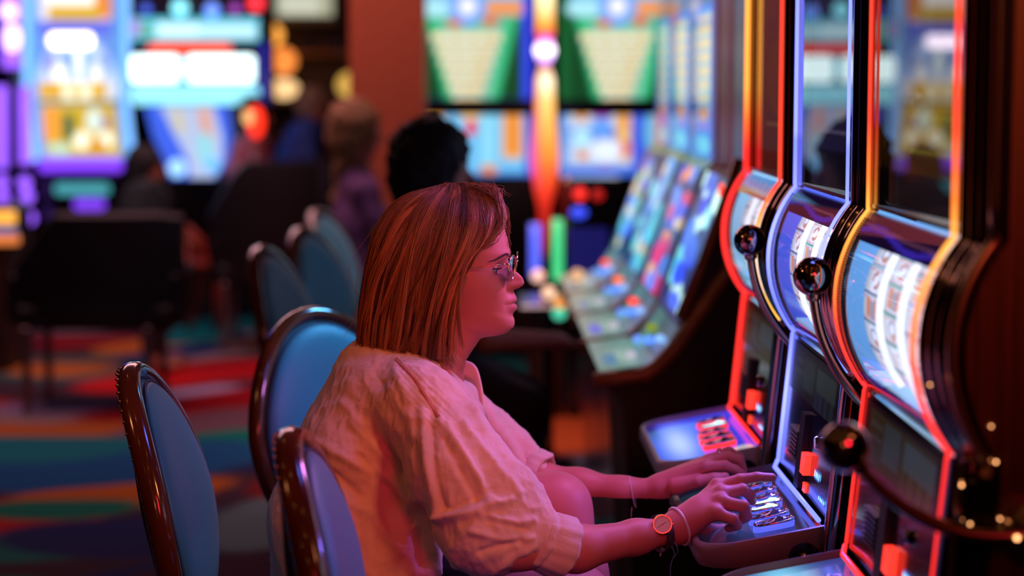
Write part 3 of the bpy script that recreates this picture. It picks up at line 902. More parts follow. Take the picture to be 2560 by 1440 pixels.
# ================================================================== background machines
def front_map(px0, px1, pyt, pyb, Y, tilt=0.0):
    a = P(px0, pyt, Y); b = P(px1, pyb, Y)
    def mp(u, v):
        z = b.z + (a.z - b.z) * v
        return np.stack([a.x + (b.x - a.x) * u, Y + (z - b.z) * tilt, z], 1)
    return mp
def px_box(px0, px1, pyt, pyb, Y, depth, floor=False):
    a = P(px0, pyt, Y); b = P(px1, pyb, Y)
    return (a.x, Y, 0 if floor else b.z), (b.x, Y + depth, a.z)
def art_panel(name, parent, px0, px1, pyt, pyb, Y, fn, nu, nv, gain=1.0, tilt=0.0):
    def f(u, v):
        A = Art(u, v, px0, px1, pyt, pyb); fn(A); return A.c
    return painted(name, screen_mat('display_%.1f' % gain, gain, 0.25), f, front_map(px0, px1, pyt, pyb, Y, tilt), nu, nv, parent)

# ---- L1: tall machine with yellow reels and wheel
YL = 13.0
c0 = P(192, 300, YL)
m1 = thing('slot_machine', 'bright upright machine with a wheel over yellow reels and a violet band below', 'slot machine', (c0.x, YL, 0))
lo, hi = px_box(62, 326, -150, 600, YL, 0.7, True)
G().box((lo[0], YL + .03, 0), hi).build('cabinet', M_BLACK, m1)
def a_l1(A):
    A.c[:] = srgb(95, 165, 235) * 1.1
    A.rect(90, -160, 292, 395, (110, 150, 235), 1.1)
    A.rect(95, -160, 280, 50, (230, 225, 235), 1.3)
    A.rect(225, -60, 285, 45, (250, 150, 70), 1.0); A.rect(118, 8, 252, 50, (235, 185, 20), 1.0); A.rect(120, -160, 240, 12, (255, 250, 245), 1.4)
    A.rect(90, 52, 285, 84, (100, 110, 235), 1.1)
    A.oval(190, 215, 104, 122, (190, 210, 255), 1.5, .1)
    A.oval(165, 165, 22, 40, (110, 160, 240), 1.1); A.oval(215, 165, 20, 42, (120, 170, 245), 1.1); A.oval(122, 160, 16, 30, (150, 150, 235)); A.oval(258, 165, 18, 34, (150, 180, 240))
    A.oval(145, 185, 18, 30, (255, 255, 250), 1.7); A.oval(195, 160, 12, 45, (245, 255, 250), 1.6); A.oval(240, 190, 15, 35, (255, 255, 255), 1.5)
    A.rect(88, 202, 292, 248, (235, 180, 35), 1.1); A.rect(152, 205, 226, 252, (250, 245, 215), 1.4); A.oval(188, 228, 14, 16, (250, 200, 60)); A.rect(265, 200, 296, 248, (220, 225, 235), 1.2)
    A.rect(88, 250, 300, 262, (110, 110, 30), .8)
    A.quad([(92, 262), (290, 262), (302, 392), (104, 392)], (220, 180, 40), 1.1)
    A.rect(98, 270, 142, 345, (255, 165, 45), 1.1); A.rect(150, 285, 180, 350, (75, 115, 80), .9); A.oval(232, 300, 20, 30, (215, 235, 225), 1.3)
    A.rect(254, 290, 270, 322, (150, 110, 200)); A.oval(200, 350, 22, 22, (250, 245, 220), 1.5); A.oval(262, 350, 20, 22, (245, 245, 225), 1.5); A.oval(240, 365, 26, 16, (235, 160, 30)); A.oval(140, 372, 34, 14, (190, 225, 200), 1.2)
art_panel('display', m1, 62, 326, -150, 395, YL, a_l1, 70, 120, 1.0)
bx = lambda x0, x1, y0, y1, Y, d=.06: px_box(x0, x1, y0, y1, Y, d)
def lit(name, parent, x0, x1, y0, y1, Y, mat, d=.05, r=.02):
    l, h = bx(x0, x1, y0, y1, Y, d); return G().bbox(l, h, r).build(name, mat, parent)
lit('top_light', m1, 120, 230, 84, 118, YL - .08, emat('white_pink', (1.0, .85, 1.0), 4.0))
lit('violet_band', m1, 92, 306, 396, 430, YL - .10, emat('violet', (.22, .05, .95), 1.3))
lit('teal_strip', m1, 134, 274, 458, 488, YL - .12, emat('teal', (.06, .35, .38), 1.0))
lit('under_light', m1, 182, 262, 497, 526, YL - .12, emat('violet2', (.20, .05, .85), 1.2))
lo, hi = px_box(100, 300, 436, 640, YL - .1, .15, True)
G().bbox(lo, hi, .02).build('lower_front', M_BLACK, m1)
for s in (66, 316):
    x = [P(s + (6 if s > 200 else -6) * k, 0, YL).x for k in (0, 1)]
    G().tube([P(s, -150, YL - .04), P(s, 250, YL - .04), P(s + (14 if s > 200 else 22), 400, YL - .1)], .022, 8).build('edge_light', emat('ice_blue', (.20, .48, 1.0), 1.6), m1, smooth=True)

# ---- L0: violet light column at the left edge
c0 = P(30, 300, YL - .3)
lc = thing('light_column', 'violet glowing column at the far edge beside the yellow machine', 'light column', (c0.x, YL - .3, 0))
lo, hi = px_box(-12, 50, -150, 640, YL - .3, .2, True)
G().bbox((lo[0], lo[1] + .06, 0), hi, .04).build('column_body', pmat('violet_body', (.02, .01, .04), .3), lc)
vio = emat('violet_glow', (.30, .10, 1.0), 1.7); vp = emat('violet_hot', (.75, .5, 1.0), 3.0)
G().tube([P(28, -150, YL - .3), P(28, 60, YL - .3)], .065, 10).build('glow_tube', vio, lc, smooth=True)
G().tube([P(30, 70, YL - .3), P(28, 170, YL - .3)], .06, 10).build('glow_tube', vio, lc, smooth=True)
G().sphere(P(22, 28, YL - .38), .05).build('bulb', vp, lc, smooth=True)
G().sphere(P(30, 95, YL - .38), .05, scale=(1, 1, 1.7)).build('bulb', vp, lc, smooth=True)
for x, a, b in ((2, 215, 420), (62, 215, 410)):
    G().tube([P(x, a, YL - .3), P(x + 2, b, YL - .3)], .038, 10).build('glow_tube', vio, lc, smooth=True)
for x, y in ((62, 458), (68, 492), (73, 545), (3, 455), (6, 492)):
    G().sphere(P(x, y, YL - .35), .04, scale=(1, 1, 1.1)).build('bulb', vio, lc, smooth=True)

# ---- L2: machine with cyan bars
YM = 12.6
c0 = P(485, 300, YM)
m2 = thing('slot_machine', 'machine with wide cyan and white lit bars over a tapering blue console', 'slot machine', (c0.x, YM, 0))
lo, hi = px_box(322, 668, -120, 262, YM, .5)
G().box((lo[0], YM + .1, lo[2]), hi).build('cabinet', pmat('navy_gloss', (.004, .005, .03), .3), m2)
lo, hi = px_box(365, 600, 262, 640, YM, .5, True)
G().box((lo[0], YM + .35, 0), (hi[0], YM + .8, hi[2])).build('pedestal', M_BLACK, m2)
cy = emat('cyan_bar', (.30, .85, .95), 1.35); wh = emat('white_cyan', (.75, 1.0, 1.0), 2.6); ly = emat('light_cyan', (.28, .80, .95), 1.35)
def a_top(A):
    A.c[:] = srgb(90, 200, 225) * 1.2
    A.rect(325, 50, 350, 90, (190, 150, 240)); A.rect(350, 58, 380, 95, (110, 190, 160)); A.rect(390, 58, 500, 95, (200, 240, 250), 1.4); A.rect(500, 60, 640, 96, (190, 235, 250), 1.25)
G().box(*px_box(322, 650, 42, 104, YM, .08)).build('sign_box', M_BLACK, m2)
art_panel('sign_face', m2, 324, 648, 44, 102, YM - .005, a_top, 60, 14, 1.0)
lit('red_bar', m2, 368, 578, 108, 132, YM + .04, emat('red_bar', (1.0, .08, .03), 1.3))
l = lit('white_bar', m2, 324, 446, 138, 206, YM, wh); lit('white_bar', m2, 466, 636, 138, 206, YM, wh); lit('teal_gap', m2, 444, 468, 142, 202, YM + .02, emat('teal_gap', (.10, .50, .62), 1.2))
lit('cyan_bar', m2, 326, 648, 214, 262, YM, ly)
def a_con(A):
    A.c[:] = srgb(60, 100, 235) * 1.1
    A.quad([(410, 262), (560, 262), (590, 440), (470, 440)], (175, 190, 225), 1.2)
    A.rect(515, 270, 545, 350, (230, 160, 130), 1.1, 14); A.rect(440, 275, 470, 330, (210, 200, 170), 1.1, 12); A.oval(520, 370, 26, 40, (150, 220, 235), 1.1)
def con(u, v):
    A = Art(u, v, 370, 600, 265, 440); a_con(A); return A.c
def conm(u, v):
    y = 440 + (265 - 440) * v
    xl = np.interp(y, [265, 340, 395, 440], [372, 398, 432, 450]); xr = np.interp(y, [265, 340, 395, 440], [578, 592, 585, 560])
    a = P(0, 265, YM); b = P(0, 440, YM)
    X = ((xl + (xr - xl) * u) - 1200) / 5000 * YM
    return np.stack([X, YM - .35 + .3 * v, b.z + (a.z - b.z) * v], 1)
painted('console', screen_mat('display_1.0', 1.0), con, conm, 40, 40, m2)
for x, y, r, c in ((443, 420, .068, (.30, .60, 1.0)), (532, 412, .06, (.12, .40, .75))):
    G().sphere(P(x, y, YM - .45), r * .8).build('console_lamp', emat('lamp%d' % x, c, 1.5), m2, smooth=True)
for x, y, r, c in ((450, 20, .05, (.25, .85, 1.0)), (530, 26, .045, (.15, .3, 1.0)), (365, 22, .03, (.05, .1, .6)), (640, 8, .05, (1.0, .03, .05)), (588, 22, .03, (.3, .05, .4))):
    G().sphere(P(x, y, YM - .05), r).build('topper_lamp', emat('lampt%d' % x, c, 1.7), m2, smooth=True)
G().box(*px_box(650, 668, 105, 300, YM - .02, .08)).build('edge_post', emat('deep_blue', (.02, .03, .45), .7), m2)
c0 = P(635, 300, 12.0)
rl = thing('signal_lamp', 'red and orange lamp standing to the side of the tapering blue console', 'lamp', (c0.x, 12.0, 0))
G().sphere(P(640, 305, 12.0), .055, scale=(.9, .9, 1.75)).build('red_dome', emat('red_dome', (1.0, .03, .01), 1.8), rl, smooth=True)
G().sphere(P(620, 293, 11.9), .03, scale=(1, 1, 1.5)).build('amber_dome', emat('amber_dome', (1.0, .55, .2), 1.3), rl, smooth=True)
G().tube([(c0.x, 12.02, 0), (c0.x, 12.02, P(0, 330, 12).z)], .02, 10).build('pole', M_STEEL, rl, smooth=True)
G().lathe([(.14, 0), (.14, .02), (.02, .05)], (c0.x, 12.02, 0), 20).build('foot', M_STEEL, rl, smooth=True)

# ---- dark bar shelf with globe lamps and cream sign, far behind
YB = 15.5
c0 = P(770, 200, YB)
bar = thing('back_bar', 'dark bar cabinet far behind with shelves', 'cabinet', (c0.x, YB, 0))
lo, hi = px_box(655, 905, 60, 500, YB, .5, True)
G().box((lo[0], YB + .45, 0), (hi[0], hi[1] + .2, hi[2])).build('carcass', pmat('bar_wood', (.05, .02, .012), .5, var=.3, vscale=6), bar)
for y in (130, 250, 340):
    l, h = px_box(655, 905, y, y + 7, YB + .1, .36); G().box(l, h).build('shelf', M_WOODR, bar)
for k, (x, y, sx, sz, c, s, lab) in enumerate(((678, 88, .09, .09, (1.0, .40, .06), 1.5, 'round orange globe lamp, topmost of those beside the cyan bars'),
                            (709, 152, .10, .10, (1.0, .28, .05), 1.2, 'large deep orange globe lamp over the cream one'),
                            (708, 222, .12, .075, (1.0, .62, .28), 1.3, 'cream coloured oval lamp under the deep orange globe'),
                            (878, 213, .11, .10, (.85, .50, .10), .9, 'dull yellow globe lamp next to the red-brown column'))):
    q = P(x, y, YB - .15)
    t = thing('globe_lamp', lab, 'lamp', (q.x, q.y, q.z - sz), 'globe lamps at the bar')
    G().sphere(q, 1.0, scale=(sx, sx, sz)).build('globe', emat('globe%d' % k, c, s), t, smooth=True)
    G().tube([(q.x, q.y, q.z - sz + .01), (q.x, q.y + .1, q.z - sz - .02), (q.x, YB + .449, q.z - sz - .02)], .012, 8).build('bracket', M_STEEL, t, smooth=True)
q = P(760, 20, YB)
t = thing('hanging_sign', 'cream lit sign in an olive frame hanging high before the column', 'sign', (q.x, YB, 0))
G().box(*px_box(672, 845, -60, 60, YB + .02, .1)).build('frame', pmat('olive_frame', (.12, .09, .03), .4), t)
def a_cream(A):
    A.c[:] = srgb(185, 190, 160); A.rect(700, -10, 800, 32, (235, 238, 215), 1.1, 14); A.rect(700, 8, 812, 12, (120, 130, 110), 1, 4)
art_panel('sign_face', t, 690, 832, -50, 40, YB, a_cream, 30, 16, .8)
# small coloured things on the shelves
for k, (x, y, w, h, c) in enumerate(((748, 110, 16, 40, (.08, .02, .05)), (770, 160, 14, 50, (.03, .05, .15)), (835, 150, 18, 60, (.06, .05, .10)), (800, 95, 20, 30, (.20, .05, .02)), (860, 100, 14, 40, (.03, .04, .12)),
                                     (820, 225, 14, 40, (.05, .02, .12)), (760, 230, 14, 40, (.04, .04, .05)))):
    q = P(x, y + h / 2, YB + .1); hh = h / 5000 * YB; r = w / 2 / 5000 * YB
    shelfz = [P(0, s, YB + .1).z for s in (130, 250, 340)]; zb = min(shelfz, key=lambda s: abs(s - q.z))
    b = G().lathe([(r, 0), (r, hh * .6), (r * .35, hh * .75), (r * .35, hh)], (q.x, YB + .28, zb + .001), 14).build('bottle', pmat('bottle%d' % k, c, .15, coat=.6), None, smooth=True, angle=40)
    tag(b, 'small dark bottle, badly blurred, on a shelf of the far bar', 'bottle', 'bottles on the far bar')

# ---- R1, R2: green paytable machines and the flame column between
YR = 11.0
def green_machine(label, x0, x1, art, low):
    q = P((x0 + x1) / 2, 300, YR)
    t = thing('slot_machine', label, 'slot machine', (q.x, YR, 0))
    lo, hi = px_box(x0, x1, -160, 900, YR + .02, .7, True)
    G().box(lo, hi).build('cabinet', M_BLACK, t)
    art_panel('upper_display', t, x0, x1, -160, 248, YR, art, 80, 90, 1.0)
    art_panel('lower_display', t, x0, x1, 252, 440, YR - .03, low, 80, 46, 1.0, tilt=.15)
    return t
def green_art(ox, frame):
    def f(A):
        A.c[:] = srgb(*frame)
        A.rect(50 + ox, -160, 305 + ox, 250, (10, 70, 35))
        A.quad([(62 + ox, 40), (295 + ox, 40), (245 + ox, 250), (112 + ox, 250)], (55, 195, 130), 1.0, 10)
        A.quad([(95 + ox, 50), (262 + ox, 50), (225 + ox, 250), (132 + ox, 250)], (125, 200, 175), 1.0, 8)
        A.rect(50 + ox, -160, 305 + ox, 40, (120, 190, 235), 1.0)
        A.oval(90 + ox, 20, 50, 22, (165, 225, 235), 1.2); A.oval(165 + ox, 15, 44, 48, (120, 160, 240), 1.2); A.oval(168 + ox, 15, 22, 22, (225, 225, 245), 1.4); A.rect(215 + ox, 2, 305 + ox, 36, (245, 150, 70), 1.1, 8)
        A.oval(135 + ox, 58, 18, 10, (240, 110, 50)); A.oval(225 + ox, 52, 20, 12, (235, 110, 50))
        for k in range(6):
            y = 92 + k * 31; w = 88 - 11 * k
            A.rect(165 + ox - w, y - 10, 165 + ox + w, y + 10, (240, 225, 190), 1.25, 5)
            A.rect(165 + ox + w - 40, y - 2, 165 + ox + w - 10, y + 8, (245, 190, 90), 1.1, 5)
            A.rect(165 + ox - w, y + 13, 165 + ox + w, y + 18, (120, 160, 180), .9, 3)
            for j in range(4): A.oval(165 + ox - w + 18 + j * w * .5, y + 3, 8, 5, (250, 200, 120), 1.1)
    return f
def low1(A):
    A.c[:] = srgb(60, 130, 225)
    A.rect(1045, 255, 1310, 430, (110, 190, 240), 1.1); A.rect(1200, 268, 1240, 430, (140, 215, 245), 1.1)
    A.rect(1050, 258, 1110, 300, (250, 170, 80), 1.1, 8); A.oval(1080, 272, 26, 12, (255, 225, 160), 1.2); A.oval(1175, 280, 30, 22, (250, 200, 130), 1.2); A.oval(1178, 320, 14, 20, (240, 30, 60))
    A.rect(1255, 270, 1308, 398, (245, 205, 150), 1.0, 7); A.rect(1262, 285, 1302, 390, (245, 150, 60), 1.0, 7)
    A.oval(1222, 424, 22, 12, (240, 140, 50)); A.rect(1315, 250, 1330, 440, (60, 80, 230))
green_machine('green and blue screened machine with its paytable wholly in view, before the column', 1012, 1328, green_art(1000, (45, 70, 245)), low1)
def low2(A):
    A.c[:] = srgb(110, 160, 240)
    A.rect(1420, 255, 1600, 438, (190, 210, 240), 1.1); A.rect(1425, 320, 1580, 360, (70, 110, 230)); A.oval(1505, 320, 26, 26, (100, 160, 245), 1.1); A.oval(1505, 285, 30, 12, (180, 70, 200))
    A.oval(1455, 280, 24, 22, (255, 215, 160), 1.2); A.oval(1455, 292, 12, 12, (240, 150, 60)); A.rect(1540, 265, 1578, 400, (250, 200, 120), 1.0, 8); A.oval(1560, 300, 12, 30, (245, 160, 60)); A.oval(1560, 372, 16, 20, (235, 90, 40))
    A.oval(1455, 345, 26, 24, (175, 225, 245), 1.2); A.oval(1515, 375, 40, 28, (215, 225, 245), 1.3); A.oval(1458, 388, 15, 12, (245, 150, 60)); A.oval(1512, 425, 22, 14, (235, 100, 40)); A.rect(1415, 415, 1600, 440, (60, 110, 230))
    A.rect(1580, 250, 1715, 440, (60, 90, 230)); A.oval(1640, 330, 30, 60, (110, 190, 230))
green_machine('green screened machine behind the flame column, partly hidden by the slanted row', 1400, 1716, green_art(1375, (12, 95, 45)), low2)
q = P(1362, 300, YR - .3)
t = thing('flame_column', 'tall light column glowing cream, orange and red like a flame between two green machines', 'light column', (q.x, YR - .3, 0))
def flame():
    prof = [(-150, 22), (0, 22), (60, 22), (78, 23), (92, 19), (94, 12), (100, 18), (125, 25), (150, 18), (162, 8), (170, 14), (200, 22), (250, 23), (300, 26), (360, 32), (400, 35), (430, 32), (480, 24), (520, 15), (560, 13), (600, 11), (640, 5), (648, 1)]
    g = G(); k = (YR - .3) / F_PX
    g.lathe([(r * k, P(0, y, YR - .3).z) for y, r in prof][::-1], (q.x, YR - .3, 0), 28)
    V = np.concatenate(g.v); zs = [P(0, y, YR - .3).z for y, _ in prof]
    st = [(648, (.5, .0, .0), .6), (530, (.8, .02, .01), .8), (450, (1.0, .05, .02), 1.3), (410, (1.0, .20, .03), 1.3), (330, (1.0, .38, .05), 1.4), (250, (1.0, .55, .16), 1.6), (190, (1.0, .85, .6), 2.0), (165, (.8, .2, .1), 1.2), (150, (.5, .2, 1.0), 2), (125, (1.0, .9, 1.0), 3.5), (100, (.9, .1, .9), 1.6), (88, (1, .05, .03), 1.4), (60, (1.0, .4, .04), 1.4), (20, (1.0, .8, .4), 1.8), (-150, (1, .8, .4), 1.8)]
    zz = np.array([P(0, y, YR - .3).z for y, _, _ in st]); cc = np.array([np.array(c) * s for _, c, s in st])
    col = np.stack([np.interp(V[:, 2], zz, cc[:, i]) for i in range(3)], 1)
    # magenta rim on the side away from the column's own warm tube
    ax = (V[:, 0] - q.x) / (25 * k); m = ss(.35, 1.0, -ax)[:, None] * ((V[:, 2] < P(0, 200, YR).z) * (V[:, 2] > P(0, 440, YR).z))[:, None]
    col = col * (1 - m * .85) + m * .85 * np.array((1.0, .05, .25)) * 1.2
    g.build('flame_body', screen_mat('neon', 1.0, 0.3, base=0.05), t, smooth=True, cols=col)
flame()
G().lathe([(.10, 0), (.10, .04), (.03, .06), (.025, .45)], (q.x, YR - .3, 0), 20).build('stand', M_STEEL, t, smooth=True, angle=40)
for x, y0, y1, c, lab in ((1338, 560, 690, (.10, .14, 1.0), 'short upright blue light tube'), (1394, 548, 700, (.06, .62, .22), 'short upright green light tube')):
    q2 = P(x, 600, 9.0)
    t = thing('light_tube', lab + ' under the flame column', 'light', (q2.x, 9.0, 0))
    G().tube([P(x, y0, 9.0), P(x, y1, 9.0)], .024, 12).build('tube', emat('tube%d' % x, c, 1.3), t, smooth=True)
    G().tube([(q2.x, 9.03, 0), (q2.x, 9.03, P(0, y0, 9).z)], .03, 12).build('mount', M_BLACK, t, smooth=True)
q = P(1465, 520, 8.95)
t = thing('ticket_kiosk', 'black kiosk with two red lamps and a blue one below the partly hidden green machine', 'kiosk', (q.x, 9.0, 0))
G().bbox(*px_box(1415, 1560, 446, 900, 9.0, .3, True), .02).build('body', M_BLACK, t)
for x, y, r, c, s in ((1450, 485, .030, (1.0, .03, .02), 1.3), (1495, 487, .025, (.5, .012, .01), 1.0), (1447, 532, .032, (.04, .08, .95), 1.2)):
    G().sphere(P(x, y, 8.98), r, scale=(1.2 if y > 500 else 1, .5, .8 if y > 500 else 1)).build('lamp', emat('kl%d' % x, c, s), t, smooth=True)
G().box(*px_box(1420, 1520, 570, 720, 8.97, .02)).build('dim_screen', emat('dimblue', (.01, .01, .12), .8), t)

# ================================================================== slanted machines in the same row
def slant_face(s):
    """(x, z): desk edge to the top of the sloping screen"""
    return s
for k, (Ya, lab) in enumerate(((4.98, 'slant-top machine nearest the curved ones, its brown end panel and wooden rail in view'),
                               (5.64, 'second slant-top machine from the brown end panel'),
                               (6.30, 'third slant-top machine from the brown end panel'),
                               (6.96, 'farthest slant-top machine of the row, by the light tubes'))):
    Yb = Ya + .60
    t = thing('slant_machine', lab, 'slot machine', (.75, (Ya + Yb) / 2, 0), None)
    g = G(); g.prism_xz([(.30, .780), (.44, .80), (.50, .89), (.632, 1.265), (.665, 1.29), (.665, 2.3), (1.25, 2.3), (1.25, 0), (.40, 0), (.36, .70)], Ya, Yb)
    g.build('cabinet', M_DKB if k == 0 else M_BLACK, t)
    wf = .018
    if True:
        path = [(.285, .765), (.36, .772), (.41, .779), (.445, .80), (.496, .855), (.575, .975), (.645, 1.075), (.70, 1.18), (.725, 1.3), (.73, 1.5), (.73, 2.3)]
        g = G(); g.tube([(x, Ya - .018, z) for x, z in path], .020, 12, flat=1.0); g.build('end_rail', M_WOODR, t, smooth=True)
        if k == 0:
            g = G(); g.tube([(.50, Ya - .012, .92), (.56, Ya - .012, 1.07), (.62, Ya - .012, 1.24), (.645, Ya - .012, 1.32)], .014, 10); g.build('end_rail', M_WOODR, t, smooth=True)
    # desk surface
    def desk(u, v, k=k):
        c = np.tile(srgb(70, 105, 105), (len(u), 1)) * .9  # reflections on the desk are painted in as soft glow
        def put(mm, col, g=1.0):
            nonlocal c
            c = c * (1 - mm[:, None]) + srgb(*col) * g * mm[:, None]
        put((v < .55) * .7, (110, 160, 150)); put(np.exp(-((u - .6) / .25) ** 2 - ((v - .35) / .2) ** 2), (190, 205, 190), 1.0)
        put((u > .5) * (u < .85) * (v > .12) * (v < .3) * 1.0, (30, 130, 180) if k != 1 else (70, 90, 245), 1.1)
        put(np.exp(-((u - .3) / .12) ** 2 - ((v - .75) / .2) ** 2), (90, 190, 150), 1.0)
        put(np.exp(-((u - .85) / .15) ** 2 - ((v - .8) / .2) ** 2), (130, 130, 165), 1.0)
        return c * np.array((.46, .60, .60))
    pth = np.array([(.302, .7815), (.44, .8015), (.502, .892)])
    sx = np.array([0, .7, 1])
    def dm(u, v, Ya=Ya, Yb=Yb): return np.stack([np.interp(v, sx, pth[:, 0]) - .002, Yb + (Ya - Yb) * u * .96 - .01, np.interp(v, sx, pth[:, 1]) + .0015], 1)
    painted('desk_panel', screen_mat('desk', 1.0, .25, base=.1), desk, dm, 30, 24, t)
    # sloping display
    pals = [[(30, 70, 235), (120, 225, 235), (200, 250, 240), (70, 110, 240), (60, 190, 230), (25, 30, 90)],
            [(235, 200, 150), (215, 40, 110), (90, 130, 240), (245, 150, 70), (40, 60, 200), (70, 130, 225)],
            [(210, 200, 170), (60, 150, 225), (90, 205, 225), (220, 90, 190), (110, 200, 230), (30, 60, 160)],
            [(190, 190, 170), (60, 110, 230), (40, 130, 90), (60, 200, 120), (60, 90, 230), (90, 180, 220)]][k]
    def sl(u, v, k=k, pals=pals):
        c = np.tile(srgb(18, 60, 130), (len(u), 1)) * .8
        r = np.random.default_rng(20 + k)
        for j in range(26):
            cu, cv = r.uniform(.1, .9), r.uniform(.03, .97); w, h = r.uniform(.10, .26), r.uniform(.05, .12)
            col = srgb(*pals[r.integers(len(pals))]) * r.uniform(.9, 1.5)
            m = (1 - ss(.7, 1.2, np.hypot((u - cu) / w, (v - cv) / h)))[:, None]; c = c * (1 - m) + col * m
        e = ((u < .06) | (u > .94)); c[e] = srgb(30, 45, 60)
        return c
    s0, s1 = (.502, .900), (.632, 1.265)
    def sm(u, v, Ya=Ya, Yb=Yb): return np.stack([s0[0] + (s1[0] - s0[0]) * v - .004, Yb - .02 + (Ya - Yb + .04) * u, s0[1] + (s1[1] - s0[1]) * v + .0015], 1)
    painted('slanted_display', screen_mat('slant', 1.0, .2), sl, sm, 40, 60, t)
    # upright display above, behind glass
    def up(u, v, k=k):
        if k in (0,): return np.tile(np.array((.004, .006, .03)), (len(u), 1))
        c = np.tile(srgb(50, 110, 220), (len(u), 1))
        def put(mm, col, g=1.0):
            nonlocal c
            c = c * (1 - mm[:, None]) + srgb(*col) * g * mm[:, None]
        put((v > .30) * (v < .95) * (u > .15) * (u < .85) * 1.0, (150, 200, 230), 1.1)
        rows = (np.sin(v * 70) > -.2) * (v > .36) * (v < .93) * (np.abs(u - .5) < .15 + .2 * v)
        put(rows * 1.0, (240, 215, 165), 1.15)
        put((np.hypot((u - .5) / .25, (v - .28) / .05) < 1) * 1.0, (245, 160, 70)); put((np.hypot((u - .5) / .3, (v - .20) / .03) < 1) * 1.0, (160, 60, 210))
        put((v < .16) * (np.hypot((u - .5) / .3, (v - .08) / .06) < 1) * 1.0, (110, 210, 225), 1.1)
        return c
    mp = lambda u, v, Ya=Ya, Yb=Yb: np.stack([np.full_like(u, .662), Yb - .03 + (Ya - Yb + .06) * u, 1.29 + .45 * v], 1)
    painted('upright_display', screen_mat('upright', 1.0, .25), up, mp, 30, 90, t)
    yc = (Ya + Yb) / 2; dx = math.tan(math.radians(3.7 if k == 0 else 1.25)) * .27
    g = G(); g.add([(.658 + dx, yc - .27, 1.28), (.658 - dx, yc + .27, 1.28), (.658 - dx, yc + .27, 2.2), (.658 + dx, yc - .27, 2.2)], [(0, 3, 2, 1)])
    g.build('display_glass', glass_mat('slant_glass', (1, 1, 1), 1.8), t)
    # deck buttons
    for j, (bx_, by_, r, c, s) in enumerate(((.47, .36, .0150, (1.0, .03, .02) if k != 2 else (1.0, .14, .03), 1.8), (.455, .26, .014, (.10, .25, 1.0), 1.5), (.44, .46, .012, (.15, .3, 1.0), 1.2), (.40, .18, .013, (.8, .75, .9), .6), (.47, .12, .012, (.25, .5, 1.0), 1.2))):
        z = np.interp(bx_, pth[:, 0], pth[:, 1])
        if k == 0 and j == 0: c = (.25, .30, .02); s = 1.0
        q = (bx_ - .008, Ya + by_, z + .004)
        G().lathe([(r, -.004), (r, .008), (r * .7, .013), (r * .1, .015)], q, 16).build('deck_button', emat('sb%d%d' % (k, j) if (k == 0 and j == 0) else 'sb_%.2f_%.2f' % (c[0], c[2]), c, s), t, smooth=True)
    if k == 0:
        G().bbox((.515, Ya + .005, .90), (.545, Ya + .10, .96), .008, None).build('yellow_card_light', emat('yellow_light', (1.0, .45, .03), 1.2), t)  # added glowing block, gives the yellow spot at this end
        G().lathe([(.03, 0), (.034, .006), (.02, .012)], P(1800, 490, Ya + .1), 16, 'x').build('red_lamp', emat('red_dome', (1.0, .03, .01), 1.8), t, smooth=True)

# cream bulbs at the far end of the slanted row
for k, (x, y, c, s) in enumerate(((1345, 690, (1.0, .55, .45), 1.2), (1372, 732, (1.0, .6, .4), 1.2), (1443, 690, (.9, .5, .25), .9), (1400, 757, (1.0, .35, .08), 1.0), (1398, 783, (.10, .8, .5), .9))):
    q = P(x, y, 7.2 if x > 1430 else 7.7 if y < 740 else 7.4)
    t = thing('desk_bulb', ['rosy', 'warm cream', 'dull amber', 'orange', 'green'][k] + ' bulb glowing at the far end of the slanted desks', 'bulb', (q.x, q.y, q.z - .03))
    G().sphere(q, .026).build('glass', emat('db%d' % k, c, s), t, smooth=True)
    G().lathe([(.014, 0), (.014, .02)], (q.x, q.y, q.z - .04), 12).build('socket', M_STEEL, t, smooth=True)
q = P(1372, 760, 7.75)
t = thing('pedestal', 'dark pedestal that carries the bulbs behind the slanted desks', 'pedestal', (q.x, 7.85, 0))
zt_ = min(P(1345, 690, 7.7).z, P(1372, 732, 7.7).z) - .04
G().bbox((q.x - .12, 7.62, zt_ - .03), (q.x + .14, 8.05, zt_), .01).build('top', pmat('teal_top', (.03, .06, .07), .2), t)
G().lathe([(.11, 0), (.11, .015), (.03, .04), (.022, .08), (.022, zt_ - .03)], (q.x, 7.84, 0), 20).build('column', M_BLACK, t, smooth=True, angle=40)

# ================================================================== dark armchairs on the carpet
def armchair(label, px0, px1, ptop, Y, name='armchair', h=.93):
    a = P(px0, ptop, Y); b = P(px1, ptop, Y); w = b.x - a.x; zt = a.z
    t = thing(name, label, 'chair', ((a.x + b.x) / 2, Y, 0), 'dark wide chairs on the carpet')
    x0, x1 = a.x, b.x
    # curved back whose top sweeps down to the arm on one side
    rings = []
    for i in range(25):
        f = i / 24; x = x0 + w * f
        top = zt - (.30 * np.clip(1 - f / .30, 0, 1) ** 1.2) - .015 * ss(.85, 1, f)
        yb = Y + .10 * (2 * f - 1) ** 2
        rings.append([(x, yb, .40), (x, yb - .05, .60), (x, yb - .045, top - .02), (x, yb, top), (x, yb + .05, top - .02), (x, yb + .07, .6), (x, yb + .05, .40)])
    G().loft(rings).build('backrest', M_DARKCH, t, smooth=True, angle=60)
    G().bbox((x0 + .02, Y + .02, .38), (x1 - .02, Y + .55, .52), .04).build('seat', M_DARKCH, t)
    for s, x in ((0, x0), (1, x1 - .07)):
        G().bbox((x, Y + .02, .40), (x + .07, Y + .55, .66), .03).build('armrest', M_DARKCH, t)
    for x in (x0 + .09, x1 - .16):
        for y in (Y + .02, Y + .48):
            G().bbox((x - .018, y - .018, 0), (x + .018, y + .018, .40), .004).build('leg', M_STEEL, t)
    return t
armchair('large near dark armchair seen from behind, before the yellow reel machine', 5, 450, 530, 9.1)
